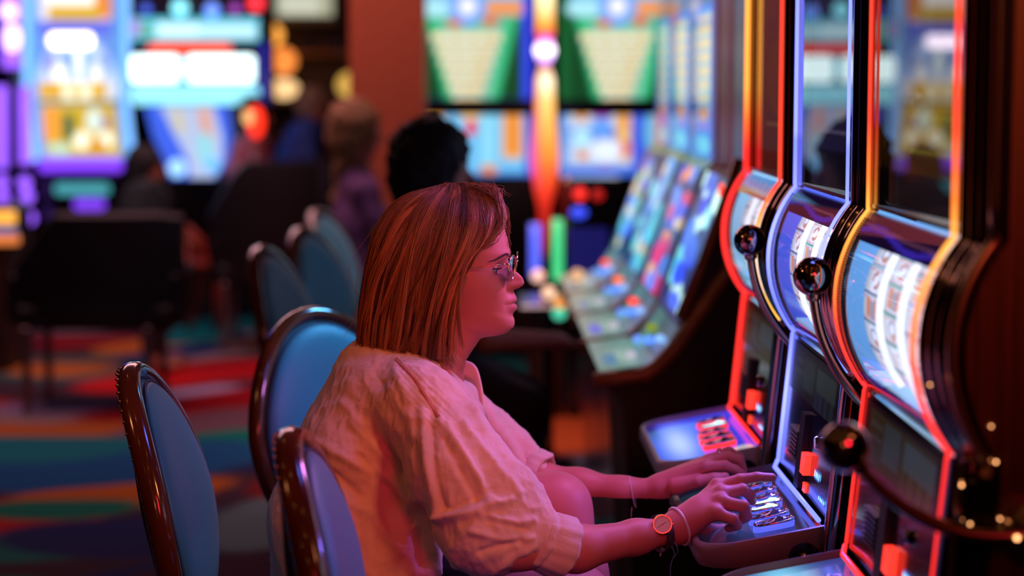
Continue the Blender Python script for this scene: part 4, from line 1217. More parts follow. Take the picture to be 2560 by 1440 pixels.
armchair('smaller dark armchair farther off, beneath the tapering blue console', 515, 830, 402, 11.2)
# little red bentwood chair glimpsed between them
q = P(475, 600, 12.2)
t = thing('side_chair', 'small red bentwood chair glimpsed between the two dark armchairs', 'chair', (q.x, 12.2, 0))
redw = pmat('red_wood', (.35, .04, .02), .4)
for x, y, top in ((0, 12.2, P(0, 572, 12.2).z), (.15, 12.55, .62), (.0, 12.6, .42), (.16, 12.25, .42)):
    G().tube([(q.x + x - .02, y, 0), (q.x + x, y, .3), (q.x + x - .03, y, top)], .02, 8).build('leg', redw, t, smooth=True)
G().tube([P(445, 580, 12.2), P(470, 572, 12.2), P(500, 600, 12.2), P(520, 680, 12.2)], .028, 8).build('backrest', redw, t, smooth=True)
G().bbox((q.x - .04, 12.15, .40), (q.x + .2, 12.65, .44), .01).build('seat', redw, t)
# orange lit counter at the left edge
q = P(5, 560, 10.5)
t = thing('lit_counter', 'corner of a counter with orange and blue lit bands behind the near armchair', 'counter', (q.x - .2, 10.5, 0))
l, h = px_box(-160, 18, 520, 700, 10.5, .6, True); G().bbox(l, h, .02).build('body', M_DKB, t)
for y0, y1, x1, m_ in ((528, 562, 36, emat('amber_band', (1.0, .45, .06), 1.3)), (570, 584, 38, emat('blue_band', (.06, .15, .5), .8)), (588, 612, 45, emat('rust_band', (.9, .25, .06), .9))):
    l, h = px_box(-160, x1, y0, y1, 10.44, .05); G().bbox(l, h, .008).build('light_band', m_, t)
# ================================================================== implicit surfaces for bodies and cloth
def q3(px, py, Y): return np.array(P(px, py, Y))

class Field:
    def __init__(s, lo, hi, h):
        s.lo = np.array(lo, float); s.h = h
        s.n = np.ceil((np.array(hi) - s.lo) / h).astype(int) + 1
        s.d = np.full(s.n, 0.2, np.float32)
    def _win(s, lo, hi):
        a = np.clip(((lo - s.lo) / s.h).astype(int) - 1, 0, s.n); b = np.clip(((hi - s.lo) / s.h).astype(int) + 2, 0, s.n)
        sl = tuple(slice(int(i), int(j)) for i, j in zip(a, b))
        ax = [s.lo[k] + s.h * np.arange(a[k], b[k], dtype=np.float32) for k in range(3)]
        return sl, ax
    def cone(s, a, b, ra, rb, k=0.02, ys=1.0, sub=False):
        a = np.array(a, float); b = np.array(b, float)
        R = max(ra, rb) + k + 3 * s.h
        ry = R / ys
        m = np.array([R, ry, R])
        sl, (X, Y, Z) = s._win(np.minimum(a, b) - m, np.maximum(a, b) + m)
        if min(len(X), len(Y), len(Z)) == 0: return s
        X = X[:, None, None]; Y = Y[None, :, None]; Z = Z[None, None, :]
        yc = (a[1] + b[1]) / 2
        A = np.array([a[0], yc + (a[1] - yc) * ys, a[2]]); B = np.array([b[0], yc + (b[1] - yc) * ys, b[2]])
        Yq = yc + (Y - yc) * ys
        ab = B - A; L = ab @ ab + 1e-12
        t = np.clip(((X - A[0]) * ab[0] + (Yq - A[1]) * ab[1] + (Z - A[2]) * ab[2]) / L, 0, 1)
        d = np.sqrt((X - A[0] - t * ab[0]) ** 2 + (Yq - A[1] - t * ab[1]) ** 2 + (Z - A[2] - t * ab[2]) ** 2) - (ra + t * (rb - ra))
        o = s.d[sl]
        if sub:
            h = np.maximum(k - np.abs(o + d), 0) / k; s.d[sl] = np.maximum(o, -d) + h * h * k * .25
        else:
            h = np.maximum(k - np.abs(o - d), 0) / k; s.d[sl] = np.minimum(o, d) - h * h * k * .25
        return s
    def chain(s, pts, rs, k=0.02, ys=1.0):
        for i in range(len(pts) - 1): s.cone(pts[i], pts[i + 1], rs[i], rs[i + 1], k, ys)
        return s
    def cut(s, fn):
        """keep where fn(x, y, z) < 0"""
        X = s.lo[0] + s.h * np.arange(s.n[0]); Y = s.lo[1] + s.h * np.arange(s.n[1]); Z = s.lo[2] + s.h * np.arange(s.n[2])
        s.d = np.maximum(s.d, fn(X[:, None, None], Y[None, :, None], Z[None, None, :]).astype(np.float32)); return s
    def mesh(s, smooth=2):
        D = s.d; I = D < 0
        nx, ny, nz = D.shape
        c = np.zeros((nx - 1, ny - 1, nz - 1), np.int8)
        for i in (0, 1):
            for j in (0, 1):
                for k in (0, 1): c += I[i:nx - 1 + i, j:ny - 1 + j, k:nz - 1 + k]
        cells = np.argwhere((c > 0) & (c < 8))
        idx = np.full((nx - 1, ny - 1, nz - 1), -1, np.int64); idx[tuple(cells.T)] = np.arange(len(cells))
        acc = np.zeros((len(cells), 3)); cnt = np.zeros(len(cells))
        cor = [(0, 0, 0), (1, 0, 0), (0, 1, 0), (1, 1, 0), (0, 0, 1), (1, 0, 1), (0, 1, 1), (1, 1, 1)]
        for a in range(8):
            for b in range(a + 1, 8):
                da = np.array(cor[b]) - np.array(cor[a])
                if np.abs(da).sum() != 1: continue
                va = D[tuple((cells + cor[a]).T)]; vb = D[tuple((cells + cor[b]).T)]
                m = (va < 0) != (vb < 0)
                t = np.where(m, va / (va - vb + 1e-20), 0)
                acc += np.where(m[:, None], np.array(cor[a]) + t[:, None] * da, 0); cnt += m
        V = s.lo + (cells + acc / cnt[:, None]) * s.h
        Fs = []
        for ax in range(3):
            sl0 = [slice(1, -1)] * 3; sl1 = [slice(1, -1)] * 3; sl0[ax] = slice(0, -1); sl1[ax] = slice(1, None)
            A = I[tuple(sl0)]; B = I[tuple(sl1)]
            e = np.argwhere(A != B); off = np.array([1, 1, 1]); off[ax] = 0; e = e + off
            inside = I[tuple(e.T)]
            u, w = (ax + 1) % 3, (ax + 2) % 3
            eu = np.zeros(3, int); eu[u] = 1; ew = np.zeros(3, int); ew[w] = 1
            q = np.stack([idx[tuple((e - eu - ew).T)], idx[tuple((e - ew).T)], idx[tuple(e.T)], idx[tuple((e - eu).T)]], 1)
            q[~inside] = q[~inside][:, ::-1]
            Fs.append(q)
        Fq = np.concatenate(Fs); Fq = Fq[(Fq >= 0).all(1)]
        for _ in range(smooth):
            E = np.concatenate([Fq[:, [0, 1]], Fq[:, [1, 2]], Fq[:, [2, 3]], Fq[:, [3, 0]]])
            S = np.zeros_like(V); n = np.zeros(len(V))
            for c2 in range(3): S[:, c2] = np.bincount(E[:, 0], V[E[:, 1], c2], len(V)) + np.bincount(E[:, 1], V[E[:, 0], c2], len(V))
            n = np.bincount(E[:, 0], minlength=len(V)) + np.bincount(E[:, 1], minlength=len(V))
            V = V * .5 + .5 * S / n[:, None]
        return V, Fq

def normals(V, Fq):
    a = V[Fq[:, 2]] - V[Fq[:, 0]]; b = V[Fq[:, 3]] - V[Fq[:, 1]]
    n = np.cross(a, b); N = np.zeros_like(V)
    for i in range(4):
        for c in range(3): N[:, c] += np.bincount(Fq[:, i], n[:, c], len(V))
    return N / (np.linalg.norm(N, axis=1)[:, None] + 1e-12)

def to_px(V):
    R = np.array(ROT); d = (V - np.array(CAM)) @ R
    return 1280 + F_PX * d[:, 0] / -d[:, 2], 720 - F_PX * d[:, 1] / -d[:, 2]

def vnoise(V, sc, seed=0):
    """cheap smooth noise: a sum of randomly turned sines"""
    r = np.random.default_rng(seed); o = np.zeros(len(V))
    for k in range(7):
        w = r.normal(size=3) * np.array(sc); o += np.sin(V @ w + r.uniform(0, 6.28) + 1.3 * np.sin(V @ (r.normal(size=3) * np.array(sc) * .6)))
    return o / 7 ** .5

def seg_dist(px, py, pts):
    best = np.full(len(px), 1e9)
    for (x0, y0), (x1, y1) in zip(pts[:-1], pts[1:]):
        dx, dy = x1 - x0, y1 - y0
        t = np.clip(((px - x0) * dx + (py - y0) * dy) / (dx * dx + dy * dy), 0, 1)
        best = np.minimum(best, np.hypot(px - x0 - t * dx, py - y0 - t * dy))
    return best

SKIN = np.array((0.62, 0.205, 0.175))
M_SKIN = art_mat('skin', 0.48, bump=0.05, sub=0.12, spec=0.35, bscale=700)
M_HAIR = art_mat('hair_strands', 0.42, spec=0.5)
M_SHIRT = pmat('cotton_shirt', (0.80, 0.60, 0.50), 0.85, bump=0.22, bscale=520, sheen=0.25, var=0.05, vscale=20)

YW = 3.43
O = P(1150, 680, YW)
woman = thing('person', 'woman with a fair bob, round glasses and loose pale shirt, pressing slot machine buttons', 'person', (-0.19, 3.42, 0))
HA = math.radians(-8); RH = Matrix.Rotation(HA, 3, 'Z')
RHn = np.array(RH)
def head_w(V): return np.asarray(V, float) @ RHn.T + np.array(O)

# ---------------------------------------------------------------- head
def head_mesh():
    # base front line (no nose, no lips)
    F0 = [(.134, 0.0), (.131, .025), (.122, .044), (.108, .060), (.090, .071), (.079, .0755), (.063, .080), (.0466, .0838), (.036, .0850), (.024, .0825), (.0137, .080), (0, .0800), (-.0165, .0822), (-.031, .0860), (-.0473, .0900), (-.0604, .0905), (-.0713, .0905), (-.0813, .0930), (-.0926, .0920), (-.1008, .0860), (-.107, .0745), (-.1104, .057), (-.1118, .0425), (-.1165, .034), (-.128, .0264), (-.1427, .0165), (-.17, .0), (-.21, -.02)]
    F0 = np.array(F0)
    T = np.array([(.036, .0850), (.024, .0820), (.0137, .0865), (.0048, .0930), (0, .1000), (-.0082, .1085), (-.0165, .1112), (-.0215, .1095), (-.0262, .1030), (-.0290, .0955), (-.031, .0920), (-.0384, .0955), (-.0440, .0982), (-.0473, .0988), (-.0510, .0968), (-.0530, .0925), (-.0550, .0968), (-.0590, .0990), (-.0630, .0985), (-.0672, .0950), (-.0713, .0912), (-.0760, .0905), (-.0813, .0930)])
    Wd = np.array([(.036, .01), (.024, .0075), (.0137, .0075), (0, .0095), (-.0100, .0102), (-.0165, .0108), (-.024, .0100), (-.0290, .0095), (-.031, .009), (-.0384, .015), (-.0473, .021), (-.053, .023), (-.06, .019), (-.0713, .016), (-.0813, .016)])
    # arc parameter
    seg = np.r_[0, np.cumsum(np.hypot(*np.diff(F0, axis=0).T))]; tt = np.linspace(0, seg[-1], 230)
    zf = np.interp(tt, seg, F0[:, 0]); xf = np.interp(tt, seg, F0[:, 1])
    for _ in range(3):
        xf[1:-1] = (xf[:-2] + 2 * xf[1:-1] + xf[2:]) / 4; zf[1:-1] = (zf[:-2] + 2 * zf[1:-1] + zf[2:]) / 4
    chin = np.interp(-.107, F0[::-1, 0], seg[::-1]); neck0 = np.interp(-.1165, F0[::-1, 0], seg[::-1])
    def along(tab):  # tab of (s fraction knots) by arc position named through front z
        tab = np.array(tab); ks = np.interp(tab[:, 0], F0[::-1, 0], seg[::-1]); return np.interp(tt, ks, tab[:, 1])
    w = along([(.134, 0.0), (.131, .028), (.122, .048), (.108, .062), (.090, .070), (.063, .0755), (.036, .0765), (0, .0745), (-.031, .0690), (-.0604, .0620), (-.0813, .0575), (-.1008, .0540), (-.107, .0525), (-.1118, .052), (-.128, .052), (-.17, .055), (-.21, .068)])
    zs = along([(.134, .134), (.063, .063), (0, .0), (-.0473, -.030), (-.0813, -.052), (-.1008, -.064), (-.107, -.070), (-.1118, -.082), (-.128, -.112), (-.17, -.16), (-.21, -.205)])
    xs = along([(.134, -.012), (.063, -.012), (0, -.010), (-.0473, -.005), (-.0813, .004), (-.1008, .004), (-.107, .0), (-.1118, -.012), (-.128, -.03), (-.17, -.048), (-.21, -.065)])
    xb = along([(.134, -.014), (.131, -.045), (.122, -.065), (.108, -.083), (.090, -.095), (.063, -.106), (.036, -.109), (0, -.102), (-.031, -.090), (-.0604, -.078), (-.0813, -.074), (-.107, -.076), (-.128, -.085), (-.17, -.105), (-.21, -.13)])
    zb = along([(.134, .134), (.063, .063), (0, .01), (-.0813, -.045), (-.107, -.072), (-.128, -.10), (-.17, -.15), (-.21, -.20)])
    M = 200
    u = np.linspace(-1, 1, M, endpoint=False); phi = np.pi * np.sign(u) * np.abs(u) ** 1.35
    c, s = np.cos(phi), np.sin(phi)
    e = 2 / 2.25
    C = np.sign(c) * np.abs(c) ** e; S = np.sign(s) * np.abs(s) ** e
    X = np.where(c[None, :] > 0, xs[:, None] + (xf - xs)[:, None] * C, xs[:, None] + (xs - xb)[:, None] * C)
    Y = w[:, None] * S
    front = np.clip(c, 0, 1) ** 2; back = np.clip(-c, 0, 1) ** 2; side = 1 - front - back
    # jaw: keep the chin's height well round to the front
    fr = np.clip(c, 0, 1) ** 1.2; side2 = 1 - fr - back * (1)
    Z = zf[:, None] * fr + zs[:, None] * np.clip(1 - fr - back, 0, 1) + zb[:, None] * back
    V = np.stack([X, Y, Z], 2).reshape(-1, 3)
    x, y, z = V.T
    isf = np.repeat(np.ones(len(tt)), M) * (np.tile(c, len(tt)) > 0.1) * (z > -.095)
    o = np.argsort(F0[:, 0]); base = np.interp(z, F0[o, 0], F0[o, 1]); o2 = np.argsort(T[:, 0])
    D = np.interp(z, T[o2, 0], T[o2, 1], left=0, right=0) - base; D[(z > .036) | (z < -.0813)] = 0
    o3 = np.argsort(Wd[:, 0]); wid = np.interp(z, Wd[o3, 0], Wd[o3, 1])
    V[:, 0] += isf * D * np.exp(-np.abs(y / wid) ** 2.2)
    g = lambda yc, zc, sy, sz: np.exp(-((np.abs(y) - yc) / sy) ** 2 - ((z - zc) / sz) ** 2)
    V[:, 0] += isf * (-.010 * g(.031, .008, .0145, .0105) + .003 * g(.026, .032, .02, .008) + .0040 * g(.043, -.022, .02, .018)
                      + .0065 * g(.0115, -.0215, .0055, .0065) - .003 * g(.019, -.03, .004, .01) - .002 * g(.027, -.054, .006, .008) + .002 * g(.0, -.090, .02, .012))
    V[:, 1] += isf * np.sign(y) * .002 * g(.052, -.014, .015, .015)
    n, m = len(tt), M
    Fc = [(i * m + k, (i + 1) * m + k, (i + 1) * m + (k + 1) % m, i * m + (k + 1) % m) for i in range(n - 1) for k in range(m)]
    col = np.tile(SKIN, (len(V), 1))
    lips = np.exp(-(y / .021) ** 4) * (np.exp(-((z + .0475) / .0045) ** 2) + np.exp(-((z + .0595) / .0055) ** 2)) * isf * (V[:, 0] > .08)
    lips = np.clip(lips, 0, 1)[:, None]; col = col * (1 - .75 * lips) + np.array((.45, .10, .10)) * .75 * lips
    r = np.random.default_rng(5)
    for k in range(60):
        yc = r.uniform(.015, .06) * r.choice([-1, 1]); zc = r.uniform(-.05, .02); rr = r.uniform(.0008, .0018)
        mk = (np.exp(-((y - yc) ** 2 + (z - zc) ** 2) / rr ** 2) * isf)[:, None]; col = col * (1 - .13 * mk)
    sh = (g(.031, .006, .016, .012) * isf)[:, None]; col = col * (1 - .22 * sh)  # shading round the eyes painted into the skin colour
    return V, Fc, col
HV, HF, HC = head_mesh()
head_bvh = BVHTree.FromPolygons([tuple(v) for v in HV], HF)
def on_face(y, z, out=0.0):
    h = head_bvh.ray_cast(Vector((.3, y, z)), Vector((-1, 0, 0)))
    return np.array((h[0].x + out, y, z))

body = G(); cols = []
def add_body(V, Fq, col=None):
    body.add(V, Fq); cols.append(np.tile(SKIN, (len(V), 1)) if col is None else col)
add_body(head_w(HV), HF, HC)
# eyelids and ears belong to the same skin
def patch(cy, az0, az1, el0, el1, r, c0):
    n, m = 20, 10; V = []; 
    for j in range(m):
        for i in range(n):
            az = math.radians(az0 + (az1 - az0) * i / (n - 1)); e_ = el0 + (el1 - el0) * j / (m - 1)
            e_ = math.radians(e_)
            V.append((c0[0] + r * math.cos(e_) * math.cos(az), c0[1] + r * math.cos(e_) * math.sin(az), c0[2] + r * math.sin(e_)))
    V2 = np.array(V); V3 = (V2 - np.array(c0)) * .93 + np.array(c0)
    Fc = [(j * n + i, j * n + i + 1, (j + 1) * n + i + 1, (j + 1) * n + i) for j in range(m - 1) for i in range(n - 1)]
    Fc2 = [tuple(k + n * m for k in reversed(f)) for f in Fc]
    edge = [i for i in range(n)]; rim = [(i, i + n * m, i + 1 + n * m, i + 1) for i in range(n - 1)]
    return np.concatenate([V2, V3]), Fc + Fc2 + rim
eyes = []
for sy in (-1, 1):
    c0 = (.0575, sy * .031, .007); eyes.append(c0)
    for el in ((13, 85), (-80, -28)):
        V, Fc = patch(0, -80, 80, el[0], el[1], .0136 if el[0] > 0 else .0130, c0)
        add_body(head_w(V), Fc, np.tile(SKIN * (.80 if el[0] > 0 else .95), (len(V), 1)))
    g = G(); g.sphere((-.012, sy * .074, -.004), 1.0, 16, 12, (.018, .007, .030)); add_body(head_w(g.v[0]), g.f)
# ---------------------------------------------------------------- arms and hands
def near_arm():
    f = Field((-.06, 3.05, .68), (.56, 3.42, .92), .0017)
    E = q3(1285, 1362, 3.155); A = q3(1440, 1372, 3.19); B = q3(1590, 1343, 3.245); W = q3(1686, 1323, 3.28)
    f.chain([q3(1230, 1290, 3.17), E, A, B, W], [.037, .039, .0362, .0268, .0215], .02)
    K = [q3(1793, 1217, 3.335), q3(1803, 1234, 3.308), q3(1802, 1256, 3.284), q3(1788, 1283, 3.262)]
    for i, k in enumerate(K): f.cone(W + (k - W) * .10, k, .0178, (.0128, .0133, .0128, .0118)[i], .016)
    f.cone(W, W + (K[1] - W) * .5, .0215, .020, .02)
    fingers = [([K[0], q3(1850, 1199, 3.335), q3(1893, 1193, 3.335), q3(1930, 1194, 3.335)], [.0118, .0098, .0088, .0076]),
               ([K[1], q3(1856, 1224, 3.318), q3(1876, 1238, 3.330), q3(1880, 1252, 3.338)], [.0125, .0102, .0090, .0080]),
               ([K[2], q3(1858, 1266, 3.276), q3(1866, 1290, 3.286), q3(1846, 1303, 3.296)], [.0122, .0106, .0094, .0082]),
               ([K[3], q3(1832, 1298, 3.252), q3(1842, 1313, 3.262), q3(1822, 1320, 3.275)], [.0112, .0094, .0084, .0074]),
               ([q3(1722, 1312, 3.300), q3(1762, 1322, 3.318), q3(1790, 1326, 3.330), q3(1808, 1322, 3.338)], [.0170, .0120, .0105, .0088])]
    for pts, rs in fingers:
        g = Field(f.lo, f.lo + (f.n - 1) * f.h, f.h) if False else None
        f.chain(pts, rs, .0035)
    for i, k in enumerate(K): f.cone(k + np.array((0, 0, .002)), k + np.array((.002, 0, .002)), .0118, .0115, .008)
    return f.mesh(1)
V, Fq = near_arm()
def arm_col(V):
    c = np.tile(SKIN, (len(V), 1)); n = vnoise(V, (60, 60, 60), 4)[:, None]; return c * (1 + .03 * n)
add_body(V, Fq, arm_col(V))
def far_arm():
    f = Field((.02, 3.44, .76), (.50, 3.70, .92), .0018)
    W = q3(1640, 1224, 3.555)
    f.chain([q3(1290, 1170, 3.61), q3(1345, 1200, 3.60), q3(1450, 1216, 3.59), q3(1555, 1230, 3.57), W], [.032, .032, .0305, .0256, .0205], .02)
    K = [q3(1762, 1166, 3.530), q3(1768, 1155, 3.552), q3(1772, 1152, 3.574), q3(1768, 1152, 3.594)]
    for i, k in enumerate(K): f.cone(W + (k - W) * .1, k, .0170, (.0122, .0126, .0120, .0112)[i], .016)
    for pts, rs in [([K[0], q3(1812, 1163, 3.528), q3(1838, 1174, 3.530), q3(1858, 1186, 3.532)], [.0112, .0092, .0084, .0074]),
                    ([K[1], q3(1820, 1142, 3.552), q3(1848, 1150, 3.553), q3(1858, 1174, 3.553)], [.0115, .0096, .0088, .0078]),
                    ([K[2], q3(1822, 1130, 3.578), q3(1848, 1143, 3.578), q3(1856, 1168, 3.578)], [.0110, .0094, .0086, .0076]),
                    ([K[3], q3(1815, 1131, 3.604), q3(1838, 1143, 3.605), q3(1846, 1160, 3.605)], [.0102, .0086, .0078, .0070]),
                    ([q3(1690, 1216, 3.532), q3(1745, 1203, 3.515), q3(1785, 1196, 3.512), q3(1812, 1192, 3.515)], [.0160, .0115, .0102, .0086])]:
        f.chain(pts, rs, .0035)
    return f.mesh(1)
V, Fq = far_arm(); add_body(V, Fq, arm_col(V))
# ---------------------------------------------------------------- trunk and legs (one surface)
hipN = np.array((-.17, 3.335, .69)); hipF = np.array((-.17, 3.505, .69))
kneeN = q3(1440, 1502, 3.31); kneeF = q3(1392, 1268, 3.485)
ankN = np.array((.10, 3.30, .20)); ankF = np.array((.235, 3.36, .385))
def trunk():
    f = Field((-.40, 3.12, .04), (.42, 3.72, 1.16), .0042)
    f.chain([np.array((-.19, 3.42, .70)), q3(875, 1330, YW), q3(945, 1130, YW), q3(1040, 1000, YW), q3(1095, 900, YW)], [.115, .098, .105, .070, .048], .04, .75)
    f.cone(q3(1040, 1000, YW), q3(1060, 1015, 3.28), .06, .048, .04); f.cone(q3(1040, 1000, YW), q3(1110, 1010, 3.59), .06, .048, .04)
    f.chain([q3(1060, 1015, 3.28), q3(1160, 1180, 3.20), q3(1270, 1330, 3.165)], [.046, .042, .040], .03)
    f.chain([q3(1110, 1010, 3.59), q3(1215, 1090, 3.63), q3(1310, 1170, 3.61)], [.045, .038, .034], .03)
    for hip, kn, an, toe in ((hipN, kneeN, ankN, (.14, 0, -.055)), (hipF, kneeF, ankF, (.12, 0, -.08))):
        f.chain([hip, hip + (kn - hip) * .5, kn + (hip - kn) * .12], [.098, .078, .062], .03)
        f.cone(kn + (hip - kn) * .12, kn, .062, .056, .02)
        f.chain([kn, kn + (an - kn) * .3, kn + (an - kn) * .75, an], [.056, .054, .038, .030], .03)
        f.chain([an, an + np.array(toe) * .6, an + np.array(toe)], [.032, .028, .022], .02)
    return f.mesh(1)
V, Fq = trunk(); add_body(V, Fq)
bo = body.build('body', M_SKIN, woman, smooth=True, cols=np.concatenate(cols))

# ---------------------------------------------------------------- eyes, lashes, brows
for c0 in eyes:
    g = G(); nu, nv = 28, 20
    g.sphere((0, 0, 0), 1.0, nu, nv)
    V = g.v[0].copy(); V = V @ np.array([[0, 0, 1], [0, 1, 0], [-1, 0, 0]]).T  # poles along x
    gaze = np.array((math.cos(math.radians(-14)), 0, math.sin(math.radians(-14))))
    cosg = V @ gaze; ang = np.degrees(np.arccos(np.clip(cosg, -1, 1)))
    col = np.tile(np.array((.75, .68, .66)), (len(V), 1)); col *= .6; col[ang < 36] = (.03, .05, .07); col[ang < 17] = (.003, .003, .004)
    g2 = G(); g2.add(head_w(V * .0118 + np.array(c0)), g.f)
    g2.build('eyeball', art_mat('eye', .12, coat=.8), woman, smooth=True, cols=col)
    g = G()
    for i in range(24):
        az = math.radians(-62 + 124 * i / 23 if c0[1] > 0 else -62 + 124 * i / 23)
        d = np.array((math.cos(az), math.sin(az), 0)); p = np.array(c0) + d * .0133 + np.array((0, 0, .0030))
        pts = [p, p + d * .003 + np.array((0, 0, -.0012)), p + d * .0065 + np.array((0, 0, .0006))]
        g.tube(head_w(pts), [.00045, .0003, .0001], 4)
    rim = [np.array(c0) + np.array((math.cos(a), math.sin(a), 0)) * .0134 + np.array((0, 0, .0030)) for a in np.linspace(-1.25, 1.25, 16)]
    g.tube(head_w(rim), .0009, 5)
    g.build('eyelashes', pmat('lash', (.015, .008, .006), .6), woman)
    g = G(); s = np.sign(c0[1]); r = np.random.default_rng(3)
    for i in range(130):
        t = r.uniform(0, 1); yb = .012 + .040 * t; zc = .0285 + .0065 * math.sin(math.pi * min(1, t * 1.15) ** .8) - .004 * t + r.uniform(-.0022, .0022) * (1 - .6 * t)
        a = on_face(s * yb, zc, .0008); b = on_face(s * (yb + .006), zc + .002 - .003 * t, .0012)
        g.tube(head_w([a, (a + b) / 2 + np.array((.0006, 0, .0003)), b]), [.0003, .0003, .0001], 4)
    g.build('eyebrow', pmat('brow', (.07, .028, .015), .7), woman)

# ---------------------------------------------------------------- glasses
def ell(cx, cy, cz, a, b, tilt=.10, n=40, s=1):
    out = []
    for i in range(n):
        t = 2 * math.pi * i / n
        y = a * math.cos(t); z = b * math.sin(t) * (1 + .04 * math.cos(2 * t))
        out.append((cx + z * tilt - .18 * s * cy * 0 - .12 * abs(cy + y) + .12 * abs(cy), cy + y, cz + z))
    return out
M_GOLD = pmat('gold_wire', (.85, .50, .28), .18, 1.0)
g = G()
LX = .0935
for s in (-1, 1): g.tube(head_w(ell(LX, s * .0335, .010, .0235, .0235)), .0011, 8, closed=True)
g.tube(head_w([(LX + .001, -.0105, .016), (LX + .006, -.005, .020), (LX + .0075, 0, .021), (LX + .006, .005, .020), (LX + .001, .0105, .016)]), .001, 8)
for s in (-1, 1):
    g.tube(head_w([(LX - .004, s * .0560, .020), (LX - .010, s * .0640, .020), (LX - .020, s * .0700, .019), (.045, s * .0765, .0155), (.01, s * .079, .012), (-.01, s * .079, .006), (-.022, s * .077, -.012)]), .0009, 8)
    g.sphere(head_w([(LX - .004, s * .057, .020)])[0], .0022, 10, 8)
    g.tube(head_w([(LX - .001, s * .0125, .008), (LX + .001, s * .0115, .003), (LX + .002, s * .0105, -.001)]), .0008, 6)
    g.sphere(head_w([(LX + .001, s * .0108, -.002)])[0], .0028, 10, 8, (.7, .6, 1.3))
gl = g.build('glasses', M_GOLD, woman, smooth=True)
for s in (-1, 1):
    rim = np.array(ell(LX, s * .0335, .010, .0232, .0232)); c = rim.mean(0) + np.array((.0012, 0, 0))
    g = G(); rings = [head_w(c + (rim - c) * k) for k in (1.0, .75, .5, .25, .02)]
    for k, kk in enumerate((1.0, .75, .5, .25, .02)): pass
    g.loft(rings, caps=False); g.build('lens', glass_mat('lens_glass', (.95, .95, 1.0), 1.9), gl, smooth=True)

# ---------------------------------------------------------------- hair
guides = [  # (px, py, offset toward the camera)
    [(1112, 466, .0), (1045, 478, .004), (985, 512, .012), (938, 572, .016), (912, 650, .018), (896, 735, .018), (889, 810, .018), (888, 884, .018)],
    [(1116, 464, .006), (1052, 486, .028), (998, 530, .045), (960, 600, .052), (935, 680, .055), (922, 760, .055), (914, 825, .054), (912, 892, .052)],
    [(1122, 463, .012), (1072, 492, .045), (1030, 545, .066), (1000, 615, .076), (980, 695, .080), (966, 770, .080), (956, 835, .078), (950, 890, .074)],
    [(1128, 462, .016), (1095, 495, .052), (1066, 552, .074), (1042, 620, .086), (1025, 700, .090), (1012, 775, .090), (1002, 840, .087), (994, 886, .083)],
    [(1136, 461, .018), (1118, 498, .054), (1100, 556, .078), (1082, 625, .090), (1066, 700, .094), (1052, 775, .094), (1042, 845, .090), (1036, 896, .085)],
    [(1146, 460, .018), (1144, 500, .052), (1138, 560, .078), (1122, 630, .091), (1104, 700, .095), (1086, 775, .095), (1076, 850, .090), (1072, 902, .084)],
    [(1158, 460, .017), (1172, 498, .048), (1176, 556, .074), (1160, 620, .089), (1136, 690, .094), (1112, 770, .094), (1100, 850, .088), (1098, 905, .080)],
    [(1172, 461, .015), (1204, 496, .040), (1218, 548, .064), (1200, 606, .081), (1164, 662, .090), (1132, 740, .092), (1118, 830, .086), (1120, 900, .076)],
    [(1186, 464, .012), (1222, 490, .030), (1238, 528, .046), (1216, 584, .066), (1182, 626, .082), (1152, 690, .088), (1130, 780, .085), (1136, 880, .072)],
]
Gd = np.array(guides, float)
def catmull(Pn, t):
    n = len(Pn); x = t * (n - 1); i = np.clip(x.astype(int), 0, n - 2); f = (x - i)[:, None]
    p0 = Pn[np.clip(i - 1, 0, n - 1)]; p1 = Pn[i]; p2 = Pn[i + 1]; p3 = Pn[np.clip(i + 2, 0, n - 1)]
    return .5 * (2 * p1 + (p2 - p0) * f + (2 * p0 - 5 * p1 + 4 * p2 - p3) * f ** 2 + (3 * p1 - p0 - 3 * p2 + p3) * f ** 3)
def guide_at(gf):
    gf = min(max(gf, 0), len(Gd) - 1.0001); i = int(gf); f = gf - i
    return Gd[i] * (1 - f) + Gd[i + 1] * f
def gpt(A, side):
    # A: n x 3 (px, py, offset)
    return np.array([np.array(P(a[0], a[1], YW - side * a[2])) if True else 0 for a in A])
g = G(); hc = []
HB = np.array((.30, .125, .045))
# under layer: a closed cap of hair volume
NS = 33
rows = []
order = [(gf, 1) for gf in np.linspace(8, 0, NS)] + [(gf, -1) for gf in np.linspace(0, 8, NS)][1:]
tN = np.linspace(0, .985, 40)
for gf, sd in order:
    A = catmull(guide_at(gf), tN); A[:, 2] -= .004 * (A[:, 2] > .01)
    c_ = np.array([1095, 660, 0]); A[:, :2] = A[:, :2] + (c_[:2] - A[:, :2]) * .018
    if sd < 0: A[:, 2] *= .97
    rows.append(gpt(A, sd))
R_ = np.array(rows)
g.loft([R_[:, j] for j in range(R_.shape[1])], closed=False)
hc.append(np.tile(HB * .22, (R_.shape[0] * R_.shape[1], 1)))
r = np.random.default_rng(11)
clump_c = r.uniform(0, 8, 46); clump_t = r.lognormal(0, .42, 46); clump_o = r.normal(0, .0042, 46); clump_w = r.normal(0, 11.0, 46); clump_p = r.uniform(0, 6.28, 46)
